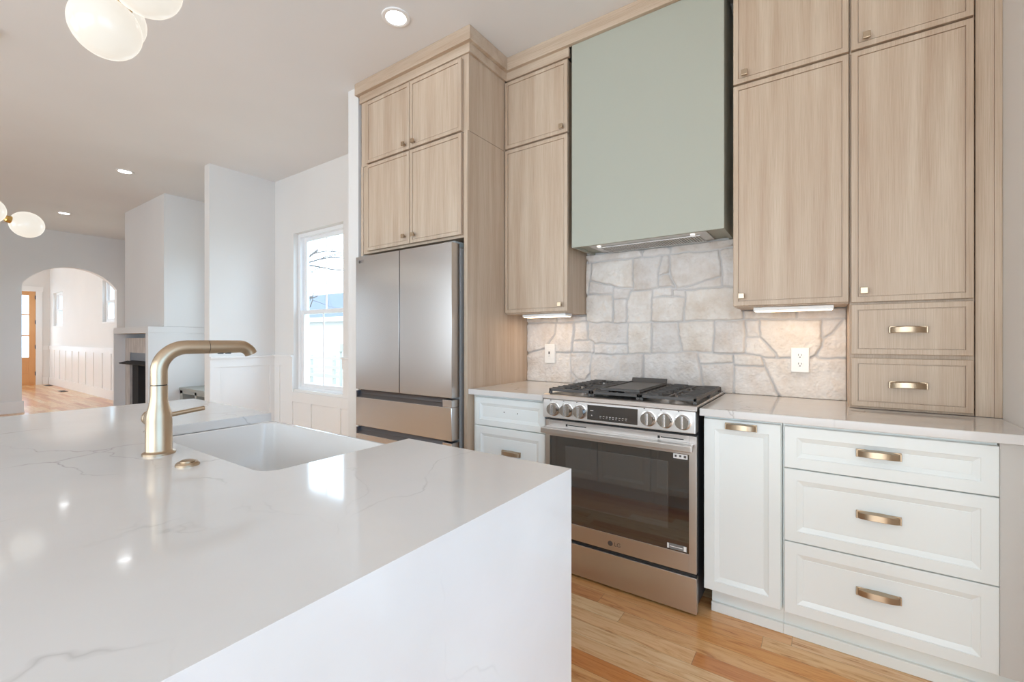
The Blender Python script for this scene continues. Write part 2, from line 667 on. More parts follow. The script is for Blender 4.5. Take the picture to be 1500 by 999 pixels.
# arch wall
XA = -10.8
ya, yb, zs, rise = 1.41, 2.61, 2.13, 0.335
hw = (yb - ya) / 2
R = (hw * hw + rise * rise) / (2 * rise)
arc = []
for k in range(33):
    yy = ya + (yb - ya) * k / 32
    arc.append((yy, zs + rise - R + math.sqrt(max(R * R - (yy - (ya + yb) / 2) ** 2, 0))))
m = MB()
m.box(XA - 0.14, XA, YS, ya, 0, CEIL).box(XA - 0.14, XA, yb, YW, 0, CEIL)
for k in range(32):
    (y0, z0), (y1, z1) = arc[k], arc[k + 1]
    m.prism([(y0, z0), (y1, z1), (y1, CEIL), (y0, CEIL)], 'x', XA - 0.14, XA)
struct('wall_arch', m, M_WALL, 'grey-white wall with an arched opening to the entry room', 'wall')
struct('baseboard_arch', MB().box(XA, XA + 0.018, YS, ya + 0.02, 0, 0.19).box(XA, XA + 0.026, YS, ya + 0.026, 0, 0.03), M_TRIM)


# ---- windows
def window(num, x0, x1, z0, z1, muntin=True, label=None):
    """double-hung sash set in the window wall"""
    root = bpy.data.objects.new('window_%d' % num, None)
    COL.objects.link(root)
    root.location = ((x0 + x1) / 2, YW, z0)
    root['kind'] = 'structure'
    if label:
        root['label'] = label
        root['category'] = 'window'
    zm = z0 + (z1 - z0) * 0.495
    # painted reveal + jamb frame
    f = MB()
    yf, yb_ = YW + 0.055, YW + 0.15
    f.box(x0, x0 + 0.045, yf, yb_, z0, z1).box(x1 - 0.045, x1, yf, yb_, z0, z1)
    f.box(x0 + 0.045, x1 - 0.045, yf, yb_, z1 - 0.04, z1).box(x0 + 0.045, x1 - 0.045, yf, yb_, z0, z0 + 0.035)
    build('window_frame', f, M_VINYL, root, bevel=0.003)

    def sash(a, b, c, d, y, nm):
        s = MB()
        w_ = 0.055
        s.box(a, a + w_, y, y + 0.03, c, d).box(b - w_, b, y, y + 0.03, c, d)
        s.box(a + w_, b - w_, y, y + 0.03, c, c + w_ * 0.75).box(a + w_, b - w_, y, y + 0.03, d - w_ * 0.75, d)
        so = build(nm, s, M_VINYL, root, bevel=0.003)
        if muntin:
            xm = (a + b) / 2
            build('muntin', MB().box(xm - 0.008, xm + 0.008, y + 0.008, y + 0.018, c + w_ * 0.75, d - w_ * 0.75), M_VINYL, so)
        build('pane', MB().box(a + w_, b - w_, y + 0.011, y + 0.015, c + w_ * 0.75, d - w_ * 0.75), M_GLASS, so)
    sash(x0 + 0.045, x1 - 0.045, zm - 0.02, z1 - 0.04, YW + 0.10, 'upper_sash')
    sash(x0 + 0.045, x1 - 0.045, z0 + 0.035, zm + 0.025, YW + 0.065, 'lower_sash')
    build('window_sill', MB().box(x0 + 0.001, x1 - 0.001, YW - 0.002, yf, z0 - 0.02, z0 + 0.008), M_TRIM, root, bevel=0.003)
    return root


window(1, *WIN_N[1], label='tall white double-hung window beside the refrigerator')
window(2, *WIN_N[2])
window(3, *WIN_N[3])
window(4, *WIN_N[4], muntin=False, label='small high window nearer the arch in the entry room')
window(5, *WIN_N[5], muntin=False, label='small high window nearest the wooden front door')

# ---- front door
root = bpy.data.objects.new('door_1', None)
COL.objects.link(root)
root.location = (XL, (DY0 + DY1) / 2, 0)
root['kind'] = 'structure'
root['label'] = 'honey-coloured wooden front door with three glass lights'
root['category'] = 'door'
d = MB()
xf, xb = XL - 0.05, XL - 0.005
d.box(xf, xb, DY0, DY0 + 0.12, 0.03, DZ - 0.005).box(xf, xb, DY1 - 0.12, DY1, 0.03, DZ - 0.005)
zz = [(0.03, 0.29), (0.63, 0.73), (1.28, 1.31), (1.83, 1.86), (2.35, DZ - 0.005)]
for (c, e_) in zz:
    d.box(xf, xb, DY0 + 0.12, DY1 - 0.12, c, e_)
d.box(xf + 0.01, xb - 0.012, DY0 + 0.12, DY1 - 0.12, 0.29, 0.63)
d.box(xf + 0.01, xb - 0.004, DY0 + 0.17, DY1 - 0.17, 0.34, 0.58)
build('door_leaf', d, M_DOORW, root, bevel=0.004)
for (c, e_) in ((0.73, 1.28), (1.31, 1.83), (1.86, 2.35)):
    build('pane', MB().box(xf + 0.02, xf + 0.026, DY0 + 0.12, DY1 - 0.12, c, e_), M_GLASS, root)
build('threshold', MB().box(xf - 0.03, xb + 0.01, DY0, DY1, 0.0, 0.029), M_DOORW, root)
for z in (0.25, 0.95, 1.6, 2.25):
    build('hinge', MB().box(xb, xb + 0.012, DY1 - 0.015, DY1 + 0.012, z, z + 0.1), M_BLACK, root)
c_ = MB()
c_.box(XL, XL + 0.02, DY1, DY1 + 0.12, 0, DZ + 0.12).box(XL, XL + 0.02, DY0 - 0.12, DY0, 0, DZ + 0.12)
c_.box(XL, XL + 0.026, DY0 - 0.14, DY1 + 0.14, DZ, DZ + 0.13)
struct('trim_1', c_, M_TRIM, 'white casing around the front door', 'trim', bevel=0.003)


# ---- wainscot
def wains_x(xa, xb, ztop, stiles, rail=0.1, bottom=0.19, holes=()):
    m = MB()
    y0 = YW - 0.016
    segs = []
    cur = xa
    for (a, b) in holes:
        segs.append((cur, a))
        cur = b
    segs.append((cur, xb))
    m.box(xa, xb, YW - 0.004, YW, bottom, 0.5)
    for (a, b) in segs:
        m.box(a, b, YW - 0.004, YW, 0.5, ztop - rail)
        m.box(a, b, y0, YW, ztop - rail, ztop)
        m.box(a, b, YW - 0.034, YW, ztop, ztop + 0.02)
    m.box(xa, xb, YW - 0.02, YW, 0, bottom)
    for (a, b, zt) in stiles:
        m.box(a, b, y0, YW, bottom, zt)
    return m


st = [(-5.32, -5.195, 0.91), (-5.03, -4.915, 0.91), (-4.64, -4.54, 0.505), (-4.115, -4.01, 0.505), (-3.6, -3.5, 0.505), (-2.98, -2.92, 0.91)]
m = wains_x(-5.32, -2.92, 1.008, st, holes=[(-4.915, -3.985)])
m.box(-4.915, -3.985, YW - 0.016, YW, 0.505, 0.615)
m.box(-3.985, -2.92, YW - 0.016, YW, 0.505, 0.615)
struct('trim_2', m, M_TRIM, 'white panelled wainscot below the sash window', 'trim', bevel=0.002)
m = MB()
xw = -5.32
m.box(xw, xw + 0.016, 2.04, 2.714, 0.905, 1.0).box(xw, xw + 0.034, 2.04, 2.696, 1.0, 1.022)
m.box(xw, xw + 0.016, 2.04, 2.14, 0.19, 0.905).box(xw, xw + 0.016, 2.66, 2.714, 0.19, 0.905)
m.box(xw, xw + 0.02, 2.04, 2.71, 0, 0.19).box(xw, xw + 0.004, 2.14, 2.66, 0.19, 0.905)
struct('trim_3', m, M_TRIM, 'white wainscot panel on the short partition', 'trim', bevel=0.002)
st = [(x - 0.045, x + 0.045, 0.92) for x in (-16.5, -15.9, -15.3, -14.7, -14.1, -13.5, -12.9, -12.25, -11.65, -11.05)]
struct('trim_4', wains_x(XL, XA - 0.14, 1.01, st, rail=0.09), M_TRIM, 'white board-and-batten wainscot in the entry room', 'trim')
struct('trim_5', MB().box(XL, XL + 0.016, DY1 + 0.125, YW - 0.036, 0.92, 1.01).box(XL, XL + 0.03, DY1 + 0.125, YW - 0.036, 1.01, 1.03).box(XL, XL + 0.018, DY1 + 0.125, YW - 0.036, 0, 0.19), M_TRIM)

# ---- chimney breast and fireplace
XC = -6.89
struct('wall_chimney', MB().box(-8.42, XC, 2.13, YW, 1.37, CEIL), M_WALL, 'boxed white chimney breast above the fireplace', 'wall')
fp = thing('fireplace', 'white boxed fireplace with a pale tiled surround under the chimney breast', 'fireplace', (-7.6, 2.35, 0))
m = MB()
m.box(-8.29, XC, 1.966, YW, 1.285, 1.368)
m.box(-8.29, -8.255, 1.966, YW, 0, 1.285).box(-6.985, XC, 1.966, YW, 0, 1.285)
m.box(-8.255, -6.985, 2.30, YW, 0, 1.285)
build('surround', m, M_WALL, fp, bevel=0.003)
M_TILE = base_mat('pale_travertine', rgb(206, 194, 182), 0.5)
t = NT(M_TILE)
g = t.n('ShaderNodeNewGeometry'); sx = t.n('ShaderNodeSeparateXYZ'); t.l(g.outputs['Position'], sx.inputs[0])
fx = t.math('FRACT', t.math('MULTIPLY', sx.outputs['X'], 9.0))
gp = t.math('LESS_THAN', fx, 0.07)
nz = t.ramp(t.noise(t.pos((8, 8, 2)), 3, 4), [(0.3, rgb(188, 176, 165)), (0.7, rgb(216, 206, 196))])
t.l(t.mix(gp, nz, rgb(160, 150, 140)), t.b.inputs['Base Color'])
m = MB()
m.box(-8.255, -8.06, 2.09, 2.29, 0, 1.225).box(-7.18, -6.985, 2.09, 2.29, 0, 1.225).box(-8.06, -7.18, 2.09, 2.29, 1.02, 1.225)
build('tile_surround', m, M_TILE, fp)
m = MB()
m.box(-8.06, -7.18, 2.27, 2.295, 0, 1.02)
build('firebox', m, M_SOOT, fp)
build('hood_panel', MB().box(-8.06, -7.18, 2.10, 2.12, 0.91, 1.02), base_mat('blued_steel', rgb(140, 146, 154), 0.35, 0.8), fp)
m = MB().prism([(1.99, 0.875), (2.09, 0.90), (2.12, 0.91), (2.12, 0.89), (2.0, 0.862)], 'x', -8.16, -7.10)
build('hood_lip', m, M_SOOT, fp)
build('side_jamb', MB().box(-8.06, -7.82, 2.12, 2.26, 0, 0.89), M_SOOT, fp)
M_BRICK = base_mat('sooty_firebrick', rgb(120, 110, 102), 0.8)
t = NT(M_BRICK)
bk = t.n('ShaderNodeTexBrick')
bk.inputs['Scale'].default_value = 6
bk.inputs['Color1'].default_value = rgb(150, 140, 130)
bk.inputs['Color2'].default_value = rgb(120, 110, 102)
bk.inputs['Mortar'].default_value = rgb(90, 84, 80)
t.l(t.pos((1, 1, 1), (math.radians(90), 0, 0)), bk.inputs['Vector'])
t.l(bk.outputs['Color'], t.b.inputs['Base Color'])
build('brick_liner', MB().box(-7.82, -7.18, 2.24, 2.268, 0, 0.88), M_BRICK, fp)

# built-in bench between chimney and partition
bn = thing('built_in_bench', 'low grey open-fronted built-in bench beside the fireplace', 'bench', (-6.15, 2.5, 0))
build('top', MB().box(XC + 0.003, -5.45, 2.29, YW - 0.002, 0.545, 0.58), M_GREYCAB, bn, bevel=0.003)
m = MB().box(XC + 0.003, -5.45, 2.68, YW - 0.002, 0.002, 0.545).box(XC + 0.003, -5.45, 2.30, 2.68, 0.002, 0.05)
m.box(XC + 0.003, -6.80, 2.30, 2.68, 0.05, 0.545).box(-6.42, -6.37, 2.30, 2.68, 0.05, 0.545).box(-5.97, -5.92, 2.30, 2.68, 0.05, 0.545).box(-5.50, -5.45, 2.30, 2.68, 0.05, 0.545)
m.box(XC + 0.003, -5.45, 2.30, 2.33, 0.505, 0.545)
build('carcass', m, M_GREYCAB, bn)

# floor registers in the entry room
for (x, y, lab) in ((-14.4, 2.52, 'dark metal floor register away from the wainscot'), (-16.5, 2.62, 'dark metal floor register by the corner next to the front door')):
    fr = thing('floor_register', lab, 'floor vent', (x, y, 0.0005), 'floor registers in the entry room')
    build('frame', MB().box(x - 0.17, x + 0.17, y - 0.06, y - 0.045, 0.0005, 0.006).box(x - 0.17, x + 0.17, y + 0.045, y + 0.06, 0.0005, 0.006)
          .box(x - 0.17, x - 0.155, y - 0.045, y + 0.045, 0.0005, 0.006).box(x + 0.155, x + 0.17, y - 0.045, y + 0.045, 0.0005, 0.006), M_BLACK, fr)
    g_ = MB()
    for k in range(9):
        xx = x - 0.145 + k * 0.036
        g_.box(xx, xx + 0.012, y - 0.045, y + 0.045, 0.0005, 0.005)
    build('grille', g_, M_BLACK, fr)

# ================================================================== OUTSIDE
M_GRASS = paint('dry_grass', rgb(178, 176, 160), 0.9)
M_SIDING = paint('pale_siding', rgb(206, 206, 205), 0.7)
M_ROOF = paint('blue_grey_shingle', rgb(104, 112, 126), 0.8)
M_FENCE = paint('weathered_fence', rgb(176, 172, 164), 0.8)
M_BARK = base_mat('bark', rgb(108, 102, 100), 0.9)
M_WINB = base_mat('dark_blue_glass', rgb(84, 96, 116), 0.15)
struct('ground', MB().box(-60, 40, 3.2, 60, -0.9, -0.6), M_GRASS, 'pale winter lawn outside the window', 'ground')
nh = thing('neighbour_house', 'pale house with a blue-grey shingle roof seen through the sash window', 'house', (-26, 19, -0.6))
build('wall', MB().box(-36, -20, 14.6, 22, -0.6, 2.35), M_SIDING, nh)
m = MB().prism([(14.1, 2.3), (18.3, 4.35), (22.5, 2.3)], 'x', -36.5, -19.5)
build('roof', m, M_ROOF, nh)
build('fascia', MB().box(-36.5, -19.5, 14.0, 14.12, 2.15, 2.38), M_TRIM, nh)
for x in (-25.1,):
    wf = build('window', MB().box(x - 0.45, x + 0.45, 14.56, 14.6, 0.3, 1.4), M_TRIM, nh)
    build('pane', MB().box(x - 0.38, x + 0.38, 14.54, 14.57, 0.37, 1.33), M_WINB, wf)
build('door', MB().box(-22.9, -22.0, 14.55, 14.6, -0.5, 1.6), M_TRIM, nh)
fe = thing('garden_fence', 'low weathered rail fence on the lawn outside the window', 'fence', (-16, 10.5, -0.6))
for k in range(12):
    x = -24 + k * 1.6
    build('post', MB().box(x - 0.05, x + 0.05, 10.5, 10.6, -0.6, 0.55), M_FENCE, fe)
for z in (-0.35, 0.0, 0.36):
    build('rail', MB().box(-24, -6.4, 10.46, 10.5, z, z + 0.14), M_FENCE, fe)
ut = thing('utility_pedestal', 'thin pale garden post standing in front of the fence outside', 'post', (-14.15, 9.6, -0.6))
build('shaft', MB().cyl((-14.15, 9.6, -0.6), (-14.15, 9.6, 0.75), 0.05), M_FENCE, ut)
build('cap', MB().box(-14.27, -14.03, 9.5, 9.7, 0.75, 1.05), M_FENCE, ut, bevel=0.01)
# bare tree
rt = random.Random(11)
tree = thing('bare_tree', 'leafless winter tree whose branches cross the upper window sash', 'tree', (-14.5, 8.5, -0.6))


def grow(mb, p, d, L, r, depth):
    pts, rs = [p.copy()], [r]
    n = 6
    for k in range(n):
        d = (d + Vector((rt.uniform(-.28, .28), rt.uniform(-.28, .28), rt.uniform(-.2, .24)))).normalized()
        p = p + d * (L / n)
        pts.append(p.copy())
        rs.append(r * (1 - 0.55 * (k + 1) / n))
    mb.tube(pts, rs, 6)
    if depth > 0:
        for k in range(3 if depth > 1 else 4):
            i = rt.randint(2, n)
            ax = Vector((rt.uniform(-1, 1), rt.uniform(-1, 1), rt.uniform(-.2, .9))).normalized()
            grow(mb, pts[i], (d * 0.6 + ax * 0.8).normalized(), L * rt.uniform(.5, .75), rs[i] * 0.7, depth - 1)


tm = MB()
tm.tube([(-17.2, 8.6, -0.6), (-17.15, 8.6, 1.0), (-17.1, 8.6, 2.8)], [0.17, 0.14, 0.12], 10)
grow(tm, Vector((-17.1, 8.6, 2.7)), Vector((0.8, 0, 0.35)).normalized(), 2.6, 0.085, 3)
grow(tm, Vector((-17.1, 8.6, 2.6)), Vector((0.95, 0, 0.05)).normalized(), 2.4, 0.07, 3)
grow(tm, Vector((-17.1, 8.6, 2.75)), Vector((0.1, 0.1, 1)), 2.4, 0.09, 3)
grow(tm, Vector((-17.1, 8.6, 2.8)), Vector((0.6, -0.1, 0.75)).normalized(), 2.8, 0.08, 3)
build('branches', tm, M_BARK, tree, smooth=True)

# ================================================================== KITCHEN: OAK CABINETS
OAK_R = [(0.022, 0.0), (0.0223, 0.007), (0.0252, 0.007), (0.0256, 0.003), (0.03, 0.003)]
WHT_R = [(0.042, 0.0), (0.0435, 0.003), (0.062, 0.0095), (0.0635, 0.0085), (0.08, 0.0085)]


def knob(x, y, z, parent, s=0.013):
    m = MB()
    m.cyl((x, y, z), (x, y - 0.018, z), 0.006, 0.005, 14)
    m.box(x - s, x + s, y - 0.028, y - 0.018, z - s, z + s)
    return build('knob', m, M_BRONZE, parent, bevel=0.0015)


def bin_pull(xc, y, zc, parent, L=0.116):
    """eyebrow pull: flanged end posts and an arched, hooded grip"""
    m = MB()
    n = 20
    h = L / 2
    # hooded shell (outer and inner skins)
    prof = []
    for k in range(n + 1):
        t_ = -1 + 2 * k / n
        d = 0.011 + 0.017 * (1 - abs(t_) ** 2.6)
        zt = 0.0105 + 0.0045 * (1 - t_ * t_)
        zb = -0.0135 + 0.003 * (1 - t_ * t_)
        prof.append((t_ * h, d, zt, zb))
    vs, fs = [], []
    for (x, d, zt, zb) in prof:
        vs += [(xc + x, y, zc + zt), (xc + x, y - d, zc + zt - 0.003), (xc + x, y - d - 0.001, zc + zb), (xc + x, y - d + 0.004, zc + zb), (xc + x, y - d + 0.004, zc + zt - 0.007), (xc + x, y, zc + zt - 0.004)]
    for k in range(n):
        for j in range(6):
            a, b = k * 6 + j, k * 6 + (j + 1) % 6
            fs.append((a, b, b + 6, a + 6))
    fs.append(tuple(range(6)))
    fs.append(tuple(n * 6 + j for j in range(5, -1, -1)))
    m.add(vs, fs)
    # back flange with a rim standing proud all around the top and ends
    m.box(xc - h - 0.006, xc + h + 0.006, y - 0.003, y, zc - 0.0135, zc + 0.014)
    for s in (-1, 1):
        xx = xc + s * (h + 0.001)
        m.box(min(xx, xx + s * 0.005), max(xx, xx + s * 0.005), y - 0.010, y, zc - 0.0145, zc + 0.012)
    return build('pull', m, M_BRONZE, parent, bevel=0.0012, smooth=True, angle=40)


def cab_box(name, x0, x1, y0, y1, z0, z1, mat, label, group):
    t_ = thing(name, label, 'cabinet', ((x0 + x1) / 2, (y0 + y1) / 2, z0), group)
    build('carcass', MB().box(x0, x1, y0, y1, z0, z1), mat, t_, bevel=0.001)
    return t_


def front(kind, x0, x1, z0, z1, yf, parent, mat=None, rings=None, th=0.020):
    mat = mat or M_OAK
    return build(kind, MB().panel(x0, x1, z0, z1, yf, yf + th, rings or OAK_R), mat, parent)


GU = 'oak wall cabinets'
FY = 2.025      # fridge cabinet door face
UY = 2.410      # wall cabinet door face
# over-fridge cabinets
t1 = cab_box('oak_cabinet', -2.738, -1.766, FY + 0.022, 2.715, 1.828, 2.462, M_OAK, 'two-door oak cabinet directly above the refrigerator, lower of the stacked pair', GU)
d = front('door', -2.682, -2.236, 1.843, 2.457, FY, t1); knob(-2.275, FY, 1.893, d)
d = front('door', -2.230, -1.784, 1.843, 2.457, FY, t1); knob(-2.186, FY, 1.893, d)
t2 = cab_box('oak_cabinet', -2.765, -1.740, FY + 0.022, 2.715, 2.466, 2.93, M_OAK, 'short two-door oak cabinet under the crown moulding above the refrigerator', GU)
d = front('door', -2.682, -2.236, 2.470, 2.908, FY, t2); knob(-2.275, FY, 2.502, d)
d = front('door', -2.230, -1.784, 2.470, 2.908, FY, t2); knob(-2.186, FY, 2.502, d)
tag(build('tall_oak_panel', MB().box(-1.766, -1.740, FY + 0.008, 2.715, 0.001, 2.464), M_OAK, bevel=0.001), 'tall oak end panel to the right of the refrigerator', 'panel')
tag(build('tall_oak_panel', MB().box(-2.765, -2.740, FY + 0.018, 2.715, 0.001, 2.464), M_OAK, bevel=0.001), 'oak end panel at the left edge of the refrigerator cabinet', 'panel')
# wall cabinets left of hood
t3 = cab_box('oak_cabinet', -1.738, -1.280, UY + 0.022, 2.715, 1.375, 2.466, M_OAK, 'tall single-door oak wall cabinet left of the green hood', GU)
d = front('door', -1.734, -1.268, 1.383, 2.462, UY, t3); knob(-1.312, UY, 1.425, d)
t4 = cab_box('oak_cabinet', -1.738, -1.280, UY + 0.022, 2.715, 2.468, 2.93, M_OAK, 'short single-door oak cabinet at ceiling height left of the green hood', GU)
d = front('door', -1.734, -1.268, 2.474, 2.915, UY, t4); knob(-1.302, UY, 2.507, d)
# wall cabinets right of hood
t5 = cab_box('oak_cabinet', -0.354, 0.097, UY + 0.022, 2.715, 1.368, 2.448, M_OAK, 'tall single-door oak wall cabinet right of the green hood', GU)
d = front('door', -0.356, 0.096, 1.373, 2.445, UY, t5); knob(-0.318, UY, 1.42, d)
t6 = cab_box('oak_cabinet', -0.354, 0.097, UY + 0.022, 2.715, 2.450, 2.93, M_OAK, 'short oak cabinet at ceiling height right of the green hood', GU)
d = front('door', -0.356, 0.096, 2.456, 2.915, UY, t6); knob(-0.305, UY, 2.492, d)
# right tower on the counter
t7 = cab_box('oak_cabinet', 0.099, 0.484, UY + 0.022, 2.715, 0.9155, 2.448, M_OAK, 'full-height oak cabinet standing on the right counter, with one tall door over two drawers', GU)
d = front('door', 0.104, 0.479, 1.370, 2.446, UY, t7); knob(0.147, UY, 1.418, d)
d = front('drawer', 0.104, 0.479, 1.148, 1.360, UY, t7); bin_pull(0.288, UY, 1.252, d, 0.108)
d = front('drawer', 0.104, 0.479, 0.926, 1.132, UY, t7); bin_pull(0.288, UY, 1.025, d, 0.108)
t8 = cab_box('oak_cabinet', 0.099, 0.484, UY + 0.022, 2.715, 2.450, 2.93, M_OAK, 'short oak cabinet at ceiling height above the rightmost tall door', GU)
d = front('door', 0.104, 0.479, 2.456, 2.915, UY, t8); knob(0.155, UY, 2.492, d)
fl = thing('oak_filler', 'vertical oak filler strip between the rightmost cabinet and the side wall', 'panel', (0.52, UY + 0.03, 0.9155))
build('board', MB().box(0.486, 0.536, UY + 0.018, 2.44, 0.9155, 2.985), M_OAK, fl)
build('scribe', MB().box(0.5365, 0.557, UY + 0.012, 2.44, 0.9155, 2.985), M_OAK, fl)

# frieze + crown (one continuous run)
cr = thing('crown_moulding', 'stepped oak crown moulding running along the ceiling above the cabinets', 'moulding', (-1.2, 2.4, 2.93))
m = MB()
yt = FY + 0.012
m.box(-2.775, -1.727, yt, yt + 0.02, 2.931, 2.985)
m.box(-1.745, -1.727, yt + 0.02, UY + 0.02, 2.931, 2.985)
m.box(-2.775, -2.757, yt + 0.02, 2.70, 2.931, 2.985)
m.box(-1.745, -1.262, UY + 0.008, UY + 0.028, 2.931, 2.985)
m.box(-0.362, 0.484, UY + 0.008, UY + 0.028, 2.931, 2.985)
build('frieze', m, M_OAKX, cr)
m = MB()
yc, xc_ = FY - 0.014, -1.702
m.box(-2.798, xc_, yc, yc + 0.03, 2.985, CEIL - 0.001)
m.box(xc_ - 0.03, xc_, yc + 0.03, UY - 0.016, 2.985, CEIL - 0.001)
m.box(-2.798, -2.77, yc + 0.03, 2.70, 2.985, CEIL - 0.001)
m.box(xc_ - 0.03, 0.557, UY - 0.016, UY + 0.014, 2.985, CEIL - 0.001)
build('crown', m, M_OAKX, cr, bevel=0.002)

# ================================================================== HOOD
M_INSERT = base_mat('matt_steel_insert', rgb(214, 212, 209), 0.4, 0.4)
hd = thing('range_hood', 'sage green boxed range hood above the stove', 'range hood', (-0.82, 2.55, 1.763))
m = MB()
hx0, hx1, hy0, hy1, hz0, hz1 = -1.240, -0.398, 2.415, 2.715, 1.763, 2.984
m.box(hx0, hx1, hy0, hy0 + 0.02, hz0, hz1).box(hx0, hx0 + 0.02, hy0 + 0.02, hy1, hz0, hz1).box(hx1 - 0.02, hx1, hy0 + 0.02, hy1, hz0, hz1)
m.box(hx0 + 0.02, hx1 - 0.02, hy0 + 0.02, hy1, hz0 + 0.012, hz0 + 0.03)
build('cover', m, M_GREEN, hd, bevel=0.0015)
build('insert_rim', MB().box(-1.15, -0.49, 2.445, 2.69, hz0 + 0.004, hz0 + 0.012), M_INSERT, hd, bevel=0.002)
fm = MB()
for k in range(40):
    xx = -1.10 + k * 0.0142
    fm.box(xx, xx + 0.006, 2.51, 2.67, hz0 - 0.003, hz0 + 0.002)
fm.box(-1.11, -0.53, 2.505, 2.51, hz0 - 0.004, hz0 + 0.002).box(-1.11, -0.53, 2.67, 2.675, hz0 - 0.004, hz0 + 0.002)
build('filter', fm, M_INSERT, hd)
for x in (-1.09, -0.56):
    build('hood_lamp', MB().cyl((x, 2.475, hz0 + 0.002), (x, 2.475, hz0 - 0.002), 0.012, n=16), emit('lit_hood_lamp', (1, .95, .85, 1), 1.2), hd)

# ================================================================== STONE BACKSPLASH
CM, SM = math.cos(math.radians(34.82)), math.sin(math.radians(34.82))
